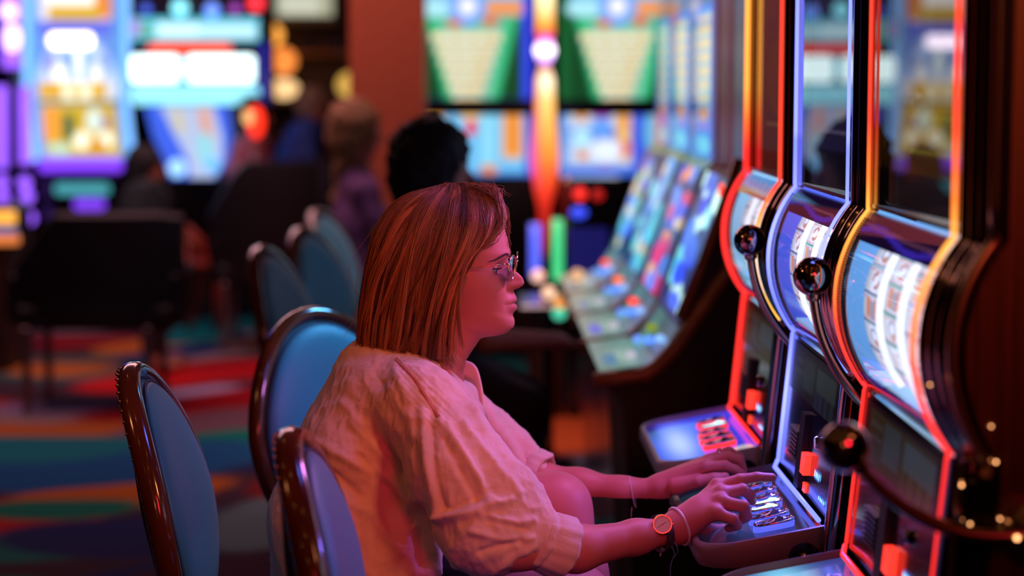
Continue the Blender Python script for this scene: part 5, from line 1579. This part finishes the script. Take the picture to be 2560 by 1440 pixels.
def strand(gf, sd, off, L, wob, col, rad, nseg=15, clump=.5, tail=0.0):
    t = np.linspace(0, L, nseg)
    A = catmull(guide_at(gf), np.clip(t, 0, 1))
    # gather strands toward locks near the tips
    ci = int(np.argmin(np.abs(clump_c - gf))); cc = clump_c[ci]
    Bc = catmull(guide_at(cc), np.clip(t, 0, 1)); w = (clump * ss(.15, .9, t))[:, None]
    A = A * (1 - w) + Bc * w
    ph, fr = wob[0], wob[1]
    A[:, 0] += wob[2] * np.sin(t * fr + ph) * t ** .6; A[:, 2] += wob[3] * np.sin(t * fr * .8 + ph * 2) * t
    A[:, 2] += (off + clump_o[ci]) * ss(0, .25, t)
    A[:, 0] += clump_w[ci] * np.sin(t * 5.5 + clump_p[ci]) * t; col = col * clump_t[ci]
    A[:, 0] += tail * t ** 3
    A[:, 1] += -off * 700 * np.exp(-t * 6)
    A[:, 0] += wob[4] * np.exp(-t * 5); A[:, 1] += abs(wob[4]) * .18 * np.exp(-t * 5)
    p = gpt(A, sd)
    rr = rad * (1 - .75 * ss(.75, 1.0, t / L))
    g.tube(p, rr, 3, caps=False)
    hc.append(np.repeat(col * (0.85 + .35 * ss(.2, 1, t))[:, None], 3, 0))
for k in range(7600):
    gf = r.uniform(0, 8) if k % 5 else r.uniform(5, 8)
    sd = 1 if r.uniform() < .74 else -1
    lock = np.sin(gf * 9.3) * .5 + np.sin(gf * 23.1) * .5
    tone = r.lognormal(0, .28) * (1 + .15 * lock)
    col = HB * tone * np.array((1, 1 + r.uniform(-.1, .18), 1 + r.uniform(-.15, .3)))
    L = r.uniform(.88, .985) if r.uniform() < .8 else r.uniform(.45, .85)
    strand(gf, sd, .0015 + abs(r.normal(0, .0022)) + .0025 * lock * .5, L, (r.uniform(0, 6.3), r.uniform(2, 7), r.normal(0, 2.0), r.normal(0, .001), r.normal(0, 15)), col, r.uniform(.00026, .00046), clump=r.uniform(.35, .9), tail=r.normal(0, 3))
def free(pts, col=HB * 1.3, rad=.00035):
    A = catmull(np.array(pts, float), np.linspace(0, 1, 22)); g.tube(gpt(A, 1), rad, 3, caps=False); hc.append(np.tile(col, (66, 1)))
# loose and flying strands
for k in range(150):   # tousled locks that cross the ones below: the strands of one lock run together
    gf = r.uniform(1.2, 7.9) if k % 3 else r.uniform(4.5, 7.9); t0 = r.uniform(.02, .45); n_ = 8; drift = -r.uniform(.1, 1.5); t1 = min(.98, t0 + r.uniform(.35, .75))
    s_ = np.linspace(0, 1, n_); ph = r.uniform(0, 6.28); am = r.normal(0, 8); o_ = .003 + abs(r.normal(0, .0045)); cl = HB * r.lognormal(.18, .42); wd = r.uniform(.05, .20)
    for q_ in range(int(r.uniform(14, 34))):
        u_ = r.normal(0, 1); oo = r.normal(0, .0012); pts = []
        for s1 in s_:
            A = catmull(guide_at(gf + drift * s1 ** 1.3 + u_ * wd * (1 - .65 * s1)), np.array([t0 + (t1 - t0) * s1] * 2))[0]
            pts.append((A[0] + am * math.sin(4.2 * s1 + ph), A[1], A[2] + (o_ + oo) * math.sin(math.pi * min(.97, s1 + .12)) ** .6))
        A = catmull(np.array(pts), np.linspace(0, r.uniform(.85, 1), 15)); g.tube(gpt(A, 1), r.uniform(.00026, .00045) * (1 - .7 * ss(.7, 1, np.linspace(0, 1, 15))), 3, caps=False); hc.append(np.tile(cl * r.uniform(.75, 1.3), (45, 1)))
free([(960, 540, .02), (905, 610, .02), (876, 660, .02), (878, 700, .02), (892, 735, .02)])
free([(900, 780, .03), (886, 800, .03), (868, 828, .03), (858, 845, .03)])
free([(930, 600, .02), (905, 640, .02), (893, 690, .02), (890, 740, .02)])
for k in range(240):   # fringe swept over the forehead
    x0 = r.uniform(1150, 1205); e = r.uniform(0, 1); o_ = r.uniform(.004, .05); sd = 1
    pts = [(x0, 462 + r.normal(0, 3), o_ * .4), (x0 + 38 + 10 * e, 474 + r.normal(0, 5), o_), (1234 + 14 * e + r.normal(0, 4), 494 + r.normal(0, 8), o_ + .004), (1248 + 12 * e + r.normal(0, 4), 540 + r.normal(0, 8), o_ + .012),
           (1240 + 12 * e + r.normal(0, 5), 572, o_ + .020), (1212 + 14 * e + r.normal(0, 7), 602 + r.normal(0, 7), o_ + .03), (1180 + r.normal(0, 9), 630 + r.normal(0, 7), .078), (1158 + r.normal(0, 6), 664, .086)][: r.integers(5, 9)]
    free(pts, HB * r.lognormal(.1, .3), r.uniform(.0003, .0005))
for k in range(70):    # wispy crown and front
    x0 = r.uniform(1105, 1235); y0 = 462 + (x0 - 1110) * .08
    pts = [(x0, y0 + 14, .01), (x0 + r.normal(4, 8), y0 + 2 - abs(r.normal(0, 5)), .012), (x0 + r.normal(14, 14), y0 + 6 - abs(r.normal(0, 8)), .014), (x0 + r.normal(26, 16), y0 + 22 + r.normal(0, 6), .016)]
    free(pts, HB * r.lognormal(.2, .3), .00032)
for k in range(16):
    pts = [(1255, 500 + r.normal(0, 6), .02), (1268 + r.normal(0, 3), 525, .02), (1272 + r.normal(0, 4), 560 + r.normal(0, 8), .02), (1270 + r.normal(0, 5), 590 + r.normal(0, 16), .02)]
    free(pts, HB * 1.2, .0003)
for k in range(120):   # locks hanging in front of the ear and neck
    x0 = r.uniform(1085, 1140); o_ = r.uniform(.07, .09)
    pts = [(x0 + 30, 690, o_), (x0 + 10, 760, o_ + .002), (x0 - 2, 830, o_ - .002), (x0 - 4 + r.normal(0, 6), 885, o_ - .01), (x0 + r.normal(4, 10), 912 + r.normal(0, 12), o_ - .016)]
    free(pts, HB * r.lognormal(.25, .3), r.uniform(.0003, .0005))
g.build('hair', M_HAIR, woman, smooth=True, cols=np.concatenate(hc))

# ---------------------------------------------------------------- shirt
def shirt():
    f = Field((-.46, 3.04, .60), (.26, 3.76, 1.16), .0030)
    f.chain([q3(945, 965, YW), q3(902, 1105, YW), q3(852, 1300, YW), q3(868, 1450, YW)], [.073, .100, .121, .132], .03, .60)
    f.chain([q3(950, 975, YW), q3(1045, 1010, YW), q3(1085, 1060, YW), q3(1060, 1200, YW), q3(1030, 1380, YW), q3(1040, 1450, YW)], [.075, .062, .064, .085, .105, .115], .04, .54)
    f.cone(q3(985, 950, YW), q3(1052, 1010, 3.285), .068, .060, .05)
    f.cone(q3(985, 965, YW), q3(1110, 1005, 3.585), .065, .052, .05)
    f.chain([q3(1052, 1012, 3.275), q3(1140, 1180, 3.21), q3(1215, 1330, 3.17), q3(1345, 1350, 3.17)], [.062, .074, .068, .043], .035)
    f.chain([q3(1150, 1085, 3.24), q3(1262, 1235, 3.19), q3(1335, 1330, 3.17)], [.045, .052, .042], .03)
    f.chain([q3(1120, 1008, 3.60), q3(1212, 1088, 3.63), q3(1285, 1145, 3.625), q3(1338, 1184, 3.605)], [.056, .050, .038, .037], .03)
    # hollow for the neck
    f.cone(q3(1145, 905, YW), q3(1180, 830, YW), .040, .07, .012, .9, sub=True)
    return f.mesh(2)
SV, SF = shirt()
N = normals(SV, SF); px, py = to_px(SV)
near = (SV[:, 1] < 3.45).astype(float)
disp = np.zeros(len(SV))
body_axis = vnoise(SV, (26, 20, 9), 1) * .0022 + vnoise(SV, (70, 50, 30), 2) * .0010 + vnoise(SV, (160, 120, 80), 3) * .0004
disp += body_axis
cr = np.abs(vnoise(SV, (75, 60, 45), 21)); cr2 = np.abs(vnoise(SV, (150, 120, 90), 22)); disp += .0022 * (.6 - np.minimum(cr, 1.2)) + .0010 * (.6 - np.minimum(cr2, 1.2))
ridges = [([(1057, 1030), (1068, 1150), (1094, 1290)], .007, 14), ([(1098, 1048), (1160, 1140), (1236, 1257)], .006, 12), ([(1094, 1292), (1170, 1285), (1275, 1248)], .009, 13),
          ([(794, 1107), (900, 1165), (973, 1198), (1032, 1257)], .006, 13), ([(1160, 1060), (1230, 1150), (1300, 1230)], .005, 11), ([(1120, 1060), (1190, 1190), (1250, 1330)], .004, 9),
          ([(985, 915), (1020, 1010), (1030, 1090)], .004, 14), ([(860, 1010), (940, 1110), (985, 1180)], .004, 12), ([(880, 1060), (960, 1150), (1010, 1210)], .004, 10),
          ([(1200, 1290), (1290, 1310), (1335, 1300)], .005, 10), ([(1180, 1330), (1260, 1350), (1330, 1345)], .005, 9), ([(1230, 1430), (1290, 1390), (1335, 1370)], .005, 10),
          ([(1130, 1370), (1190, 1310)], .004, 12), ([(1120, 950), (1180, 1010), (1215, 1070)], .004, 9), ([(1170, 960), (1190, 1030)], .004, 8),
          ([(830, 1230), (930, 1290), (1000, 1380)], .005, 14), ([(800, 1330), (880, 1400), (930, 1440)], .005, 13), ([(1085, 1330), (1100, 1430)], .004, 12), ([(1130, 1390), (1135, 1440)], .003, 8)]
valleys = [([(905, 1145), (970, 1220), (1030, 1300)], .007, 13), ([(1075, 1060), (1085, 1180), (1110, 1268)], .005, 9), ([(1130, 1275), (1230, 1225)], .006, 9), ([(1080, 1000), (1088, 1040)], .003, 8),
           ([(1110, 1100), (1190, 1250)], .004, 9), ([(1220, 1300), (1320, 1325)], .005, 7), ([(1040, 1280), (1060, 1400)], .010, 22), ([(830, 1180), (900, 1240)], .004, 10), ([(1200, 1380), (1300, 1350)], .005, 8),
           ([(1225, 1085), (1240, 1130)], .0, 6), ([(940, 930), (970, 1030)], .003, 12)]
for pts, a, w in ridges:
    d = seg_dist(px, py, pts); disp += near * a * np.exp(-(d / w) ** 2)
for pts, a, w in valleys:
    d = seg_dist(px, py, pts); disp -= near * a * np.exp(-(d / w) ** 2)
# gathers at the shoulder seam and the far sleeve
farf = 1 - near
disp += farf * .003 * np.sin((px * .9 - py * .5) * .12) * ss(1150, 1250, px)
d = seg_dist(px, py, [(1030, 935), (1098, 1044)]); disp += near * .0006 * np.sin((px - py) * .35) * np.exp(-(d / 40) ** 2)
SV2 = SV + N * disp[:, None]
g = G(); g.add(SV2, SF); shirt_o = g.build('shirt', M_SHIRT, woman, smooth=True)
sbvh = BVHTree.FromPolygons([tuple(v) for v in SV2], [tuple(int(i) for i in f) for f in SF])
def on_shirt(px_, py_, out=.002):
    d = (P(px_, py_, 3.0) - CAM).normalized(); h = sbvh.ray_cast(CAM, d)
    if h[0] is None: return None
    return np.array(h[0] + h[1] * out if h[1].dot(d) < 0 else h[0] - h[1] * out)
# seam trim over the shoulder
tt_ = np.linspace(0, 1, 44); cx_ = np.interp(tt_, [0, .4, 1], [988, 1032, 1097]); cy_ = np.interp(tt_, [0, .4, 1], [896, 938, 1042])
for _ in range(8):
    cx_[1:-1] = (cx_[:-2] + 2 * cx_[1:-1] + cx_[2:]) / 4; cy_[1:-1] = (cy_[:-2] + 2 * cy_[1:-1] + cy_[2:]) / 4
tx_, ty_ = np.gradient(cx_), np.gradient(cy_); ln_ = np.hypot(tx_, ty_); rows_ = []
for i in range(44):
    row = [on_shirt(cx_[i] - ty_[i] / ln_[i] * o, cy_[i] + tx_[i] / ln_[i] * o, h) for o, h in ((-5.2, -.001), (-4.8, .0009), (-2.4, .0014 + .0005 * (i % 2)), (0, .0012), (2.4, .0014 + .0005 * ((i + 1) % 2)), (4.8, .0009), (5.2, -.001))]
    if all(p is not None for p in row): rows_.append(row)
g = G(); g.loft(rows_, closed=False); g.build('seam_trim', pmat('rust_braid', (.72, .32, .20), .85, bump=.5, bscale=900), woman, smooth=True)
def cuff(c0, c1, r0, r1, name, fold=.5):
    c0 = np.array(c0); c1 = np.array(c1); ax = (c1 - c0) / np.linalg.norm(c1 - c0); L = np.linalg.norm(c1 - c0)
    a = np.cross(ax, (0, 1, 0)); a /= np.linalg.norm(a); b = np.cross(ax, a)
    prof = [(-.02, -.008), (-.01, .001), (.04, .004), (.12, .0045), (.20, .003), (.24, -.0005), (.28, .0025), (.6, .003), (.92, .0035), (1.0, .001), (.99, -.003), (.7, -.005), (.3, -.006)]
    rings = []
    rr = np.random.default_rng(2)
    for t, o in prof:
        ring = []
        for i in range(64):
            th = 2 * math.pi * i / 64; w = .0011 * math.sin(9 * th + 3 * t) + .0008 * math.sin(17 * th + 1 + 2 * t) + .0012 * math.sin(3 * th + 1)
            R = r0 + (r1 - r0) * t + o + w
            ring.append(c0 + ax * (L * t + .0015 * math.sin(5 * th)) + (a * math.cos(th) + b * math.sin(th)) * R)
        rings.append(ring)
    g = G(); g.loft(rings, caps=False); return g.build(name, M_SHIRT, woman, smooth=True)
cuff(q3(1336, 1342, 3.165), q3(1412, 1374, 3.187), .0460, .0500, 'rolled_cuff')
cuff(q3(1312, 1166, 3.618), q3(1354, 1192, 3.602), .0385, .0415, 'rolled_cuff')
# collar: a soft stand round the open neck
def band(pts, h, name, out):
    A = catmull(np.array(pts, float), np.linspace(0, 1, 50)); base = np.array([np.array(P(*a[:3])) for a in A])
    rings = []
    for i, p in enumerate(base):
        hh = h * (0.35 + .65 * math.sin(math.pi * i / 49)); o = np.array(out(i / 49))
        rings.append([p - o * .004, p + np.array((0, 0, hh)) - o * .001, p + np.array((0, 0, hh + .002)) + o * .004, p + o * .010 + np.array((0, 0, -.012)), p + o * .004 + np.array((0, 0, -.016))])
    g = G(); g.loft(rings); return g.build(name, M_SHIRT, woman, smooth=True)
band([(930, 905, 3.36), (1000, 915, 3.345), (1060, 930, 3.35), (1110, 950, 3.365), (1160, 985, 3.39), (1205, 1030, 3.44)], .022, 'collar', lambda t: (.35 + .3 * t, -.9 + .3 * t, 0))
band([(1208, 1032, 3.45), (1200, 985, 3.48), (1185, 945, 3.505), (1150, 925, 3.52), (1080, 905, 3.525)], .020, 'collar', lambda t: (.9 - .6 * t, .4 + .5 * t, 0))
# shorts
def shorts():
    f = Field((-.42, 3.14, .50), (.22, 3.70, .90), .004)
    f.cone(np.array((-.19, 3.42, .70)), q3(880, 1440, YW), .105, .095, .04, .72)
    for hip, kn in ((hipN, kneeN), (hipF, kneeF)): f.cone(hip, hip + (kn - hip) * .52, .099, .085, .03)
    return f.mesh(1)
V, Fq = shorts(); g = G(); g.add(V, Fq); g.build('shorts', pmat('dark_denim', (.015, .018, .04), .8, bump=.3, bscale=600), woman, smooth=True)
# shoes
for an, toe in ((ankN, (.14, 0, -.055)), (ankF, (.12, 0, -.08))):
    toe = np.array(toe); f = Field(an + np.array((-.10, -.08, -.16)), an + np.array((.24, .08, .08)), .004)
    f.chain([an + np.array((-.035, 0, -.03)), an + toe * .6, an + toe * 1.15], [.036, .036, .028], .03)
    V, Fq = f.mesh(1); g = G(); g.add(V, Fq); g.build('shoe', pmat('white_canvas', (.5, .48, .46), .7), woman, smooth=True)

# ---------------------------------------------------------------- watch, bracelets, ring
wc = q3(1654, 1333, 3.268); wa = q3(1700, 1322, 3.285) - q3(1600, 1342, 3.25); wa /= np.linalg.norm(wa)
def around(c, ax, r, n=48, sx=1.0):
    a = np.cross(ax, (0, 0, 1)); a /= np.linalg.norm(a); b = np.cross(ax, a)
    return [c + r * (a * math.cos(2 * math.pi * i / n) + b * math.sin(2 * math.pi * i / n) * sx) for i in range(n)]
face_p = q3(1656, 1311, 3.2395); nrm = np.array(CAM) - face_p; nrm = nrm / np.linalg.norm(nrm); nrm = nrm + np.array((.10, 0, .18)); nrm /= np.linalg.norm(nrm)
wa2 = q3(1668, 1330, 3.27) - q3(1645, 1334, 3.265)
rings = []
for p0 in (-.0065, -.006, .006, .0065):
    pass
g = G(); C = wc; A_ = wa
ro, ri = [], []
rings = [around(C + A_ * t, A_, R) for t, R in ((-.0070, .0300), (-.0068, .0318), (.0068, .0312), (.0070, .0295), (.0068, .0286), (-.0068, .0292))]
g.loft(rings + [rings[0]], caps=False)
wt = g.build('watch', pmat('violet_leather', (.05, .03, .06), .5, bump=.2, bscale=500), woman, smooth=True, angle=50)
def disc(c, n, prof, mat, name, parent, seg=40):
    n = np.array(n); a = np.cross(n, (0, 0, 1)); a /= np.linalg.norm(a); b = np.cross(n, a)
    g = G(); g.loft([[c + n * h + R * (a * math.cos(2 * math.pi * i / seg) + b * math.sin(2 * math.pi * i / seg)) for i in range(seg)] for R, h in prof])
    return g.build(name, mat, parent, smooth=True, angle=40)
disc(face_p, nrm, [(.0140, -.006), (.0165, -.003), (.0168, .001), (.0158, .0028), (.0142, .0028), (.0138, .0012)], pmat('gold_case', (.95, .62, .25), .16, 1.0), 'watch_case', wt)
disc(face_p, nrm, [(.0138, .0008), (.0138, .0014)], pmat('cream_dial', (.92, .84, .76), .4), 'watch_dial', wt)
a_ = np.cross(nrm, (0, 0, 1)); a_ /= np.linalg.norm(a_); b_ = np.cross(a_, nrm)
g = G()
for an, L in ((-.6, .0095), (2.6, .0070)):
    d = a_ * math.cos(an) + b_ * math.sin(an); g.tube([face_p + nrm * .0019, face_p + nrm * .0019 + d * L], .00035, 4)
for i in range(12):
    d = a_ * math.cos(i * math.pi / 6) + b_ * math.sin(i * math.pi / 6); g.tube([face_p + nrm * .0016 + d * .0112, face_p + nrm * .0016 + d * .0125], .0003, 4)
g.build('watch_hands', pmat('dark_gold', (.35, .22, .08), .3, 1.0), wt)
g = G(); g.sphere(face_p + nrm * .002, .0011, 8, 6); g.sphere(face_p + a_ * -.0178, .0018, 8, 6); g.build('watch_crown', M_GOLD, wt, smooth=True)
bc = q3(1697, 1316, 3.284); ba = wa + np.array((.10, 0, .22)); ba /= np.linalg.norm(ba)
g = G(); g.tube(around(bc, ba, .0325), .0026, 10, closed=True, flat=.8); g.build('white_bracelet', pmat('white_silicone', (.85, .75, .75), .35), woman, smooth=True)
cordm = pmat('blue_cord', (.06, .22, .38), .6)
g = G(); g.tube(catmull(np.array([q3(1672, 1352, 3.25), q3(1680, 1368, 3.245), q3(1686, 1385, 3.245), q3(1680, 1402, 3.245), q3(1676, 1425, 3.245), q3(1678, 1470, 3.245)]), np.linspace(0, 1, 24)), .0011, 6)
g.tube(catmull(np.array([q3(1674, 1350, 3.25), q3(1690, 1362, 3.243), q3(1694, 1380, 3.243), q3(1684, 1396, 3.245)]), np.linspace(0, 1, 16)), .0010, 6)
g.build('blue_bracelet_cord', cordm, woman, smooth=True)
g = G(); g.sphere(q3(1652, 1388, 3.25), .003, 10, 8, (.7, .7, 1.3)); g.tube([q3(1655, 1368, 3.25), q3(1652, 1384, 3.25)], .0006, 5); g.build('bracelet_charm', M_GOLD, woman, smooth=True)
g = G(); g.tube(around(q3(1582, 1230, 3.567), q3(1640, 1224, 3.555) - q3(1555, 1230, 3.57) and None if False else np.array((.97, -.1, .2)), .0292), .0009, 6, closed=True)
g.tube([q3(1580, 1268, 3.55), q3(1578, 1285, 3.55), q3(1579, 1300, 3.55)], .0008, 5); g.build('thin_cord_bracelet', pmat('pale_cord', (.6, .5, .5), .6), woman, smooth=True)
rc = q3(1800, 1139, 3.577)
g = G(); g.tube(around(rc, np.array((.93, 0, .3)), .0108, 24), .0010, 6, closed=True)
rg = g.build('finger_ring', pmat('silver', (.9, .88, .9), .12, 1.0), woman, smooth=True)
g = G()
for i in range(7):
    a = i * 2 * math.pi / 6; o = np.array((.0030 * math.cos(a), -.001, .0030 * math.sin(a))) if i < 6 else np.zeros(3)
    g.sphere(rc + np.array((-.002, -.003, .0112)) + o, .0020, 6, 4)
g.build('ring_stones', pmat('clear_stone', (.9, .88, .95), .03, .6), rg)
g = G(); g.sphere(q3(1097, 913, 3.352), .0022, 8, 6); g.sphere(q3(1099, 921, 3.352), .0028, 8, 6); g.tube([q3(1096, 905, 3.352), q3(1099, 921, 3.352)], .0006, 5)
g.build('earring', pmat('silver', (.9, .88, .9), .12, 1.0), woman, smooth=True)
# necklace chain
g = G(); g.tube(catmull(np.array([q3(1105, 905, 3.365), q3(1130, 925, 3.375), q3(1150, 938, 3.40), q3(1158, 942, 3.43)]), np.linspace(0, 1, 24)), .0007, 6)
g.build('necklace', M_GOLD, woman, smooth=True)

# ================================================================== other people, out of focus
def simple_person(label, Y, head, hr, neck, hip, shl, elbow=None, hand=None, knee=None, foot=None, top=(.05, .02, .05), hair=(.01, .006, .005), legs=(.01, .01, .015), hairpts=None, h=.012, wid=.6, skin=(.45, .2, .13)):
    a = q3(*hip, Y)
    t = thing('person', label, 'person', (a[0], Y, 0))
    hc_ = q3(*head, Y); nk = q3(*neck, Y); hp = a
    kn = q3(*(knee or (hip[0] + 60, hip[1] + 20)), Y); ft = np.array((kn[0], Y, .06))
    pts = [hc_, nk, hp, kn, ft] + ([q3(*p[:2], Y) for p in hairpts] if hairpts else [])
    if hand: pts += [q3(*hand, Y - .12)]
    lo = np.min(pts, 0) - .34; hi = np.max(pts, 0) + .34; lo[1] = Y - .42; hi[1] = Y + .42; lo[2] = max(lo[2], -.02)
    f = Field(lo, hi, h)
    f.cone(hc_ + np.array((0, 0, .01)), hc_ + np.array((.012, 0, -.05)), hr, hr * .75, .03)
    f.sphere = None
    f.cone(hc_ + np.array((hr * .95, 0, -.02)), hc_ + np.array((hr * 1.1, 0, -.035)), .012, .014, .02)
    f.cone(hc_, nk, .05, .05, .03)
    f.chain([nk + np.array((0, 0, -.08)), nk * .4 + hp * .6], [.07, .10], .03, wid)
    sh = [q3(shl[0], shl[1], Y - .17), q3(shl[0], shl[1], Y + .17)]
    el = [q3(*(elbow or (shl[0] + 20, shl[1] + 90)), Y - .2), q3(*(elbow or (shl[0] + 20, shl[1] + 90)), Y + .2)]
    hd = [q3(*(hand or (shl[0] + 90, shl[1] + 110)), Y - .14), q3(*(hand or (shl[0] + 90, shl[1] + 110)), Y + .16)]
    for i in (0, 1):
        f.chain([sh[i], el[i], hd[i]], [.045, .038, .026], .02)
        d = (hd[i] - el[i]); d /= np.linalg.norm(d)
        for k_ in range(4): f.cone(hd[i], hd[i] + d * (.10 - .01 * abs(k_ - 1)) + np.array((0, (k_ - 1.5) * .022, -.03)), .014, .008, .008)
        f.cone(hd[i], hd[i] + d * .04 + np.array((0, -.05 if i else .05, -.01)), .013, .009, .008)
    f.cone(hp, kn + np.array((0, -.1, 0)), .09, .065, .04); f.cone(hp, kn + np.array((0, .1, 0)), .09, .065, .04)
    for s in (-.1, .1):
        f.cone(kn + np.array((0, s, 0)), ft + np.array((0, s, 0)), .055, .038, .03); f.cone(ft + np.array((0, s, -.02)), ft + np.array((.14, s, -.03)), .035, .028, .02)
    V, Fq = f.mesh(1); g = G(); g.add(V, Fq)
    g.build('body', pmat('skin_%s' % t.name, skin, .5, var=.1), t, smooth=True)
    # clothes
    f = Field(lo, hi, h)
    f.chain([nk + np.array((-.01, 0, -.06)), nk * .5 + hp * .5, hp], [.085, .125, .15], .03, wid)
    for i in (0, 1):
        f.cone(nk + np.array((0, 0, -.09)), sh[i], .06, .058, .04); f.cone(sh[i], sh[i] + (el[i] - sh[i]) * .8, .058, .052, .03)
    V, Fq = f.mesh(1); n_ = vnoise(V, (30, 30, 20), 8)[:, None] * .004; V = V + normals(V, Fq) * n_; g = G(); g.add(V, Fq)
    g.build('top', pmat('top_%s' % t.name, top, .8, var=.25, vscale=14), t, smooth=True)
    f = Field(lo, hi, h)
    f.cone(hp, kn + np.array((0, -.1, 0)), .11, .078, .04); f.cone(hp, kn + np.array((0, .1, 0)), .11, .078, .04)
    for s in (-.1, .1): f.cone(kn + np.array((0, s, 0)), ft + np.array((0, s, .06)), .070, .052, .03)
    V, Fq = f.mesh(1); g = G(); g.add(V, Fq); g.build('trousers', pmat('trousers_%s' % t.name, legs, .8), t, smooth=True)
    f = Field(lo, hi, h)
    f.cone(hc_ + np.array((-.015, 0, .03)), hc_ + np.array((-.03, 0, -.02)), hr * 1.16, hr * 1.05, .03)
    if hairpts:
        for p in hairpts: f.cone(hc_ + np.array((-.02, 0, 0)), q3(p[0], p[1], Y), p[2], p[2] * .8, .03, .7)
    f.cone(hc_ + np.array((hr * 1.35, 0, -.05)), hc_ + np.array((hr * 1.35, 0, -.06)), hr * .95, hr, .01, sub=True)
    V, Fq = f.mesh(1); V = V + normals(V, Fq) * vnoise(V, (90, 90, 90), 5)[:, None] * .006; g = G(); g.add(V, Fq)
    g.build('hair', pmat('hair_%s' % t.name, hair, .7, bump=.8, bscale=60, var=.4, vscale=30), t, smooth=True)
    return t
simple_person('person with full black hair and dark clothes, one hand on the slanted desk', 5.95, (1085, 420), .108, (1090, 560), (1085, 930), (1120, 660), (1215, 850), (1400, 852), (1300, 1010), top=(.012, .006, .012), hair=(.004, .003, .004), legs=(.012, .006, .010), skin=(.40, .15, .08))
simple_person('fair-haired person with hair down the back in a dim purple top', 8.9, (892, 330), .105, (900, 430), (900, 680), (915, 480), None, None, (990, 700), top=(.10, .03, .14), hair=(.30, .15, .06), hairpts=((858, 420, .055), (848, 500, .045)), legs=(.01, .01, .015))
simple_person('blurred figure in a dusty pink top beside the red signal lamp', 12.35, (640, 290), .085, (640, 335), (622, 430), (635, 360), None, None, (660, 440), top=(.38, .13, .20), hair=(.01, .006, .006), h=.018)
simple_person('blurred figure in a deep blue top under the shelf of the bar', 12.9, (782, 262), .085, (775, 300), (745, 400), (760, 325), None, None, (800, 410), top=(.02, .07, .35), hair=(.22, .17, .10), h=.018)
simple_person('hunched figure in a dark teal top between the yellow machine and blue console', 10.6, (366, 420), .085, (366, 452), (360, 560), (366, 478), None, None, (380, 590), top=(.008, .022, .028), hair=(.008, .014, .018), h=.016, wid=.5)
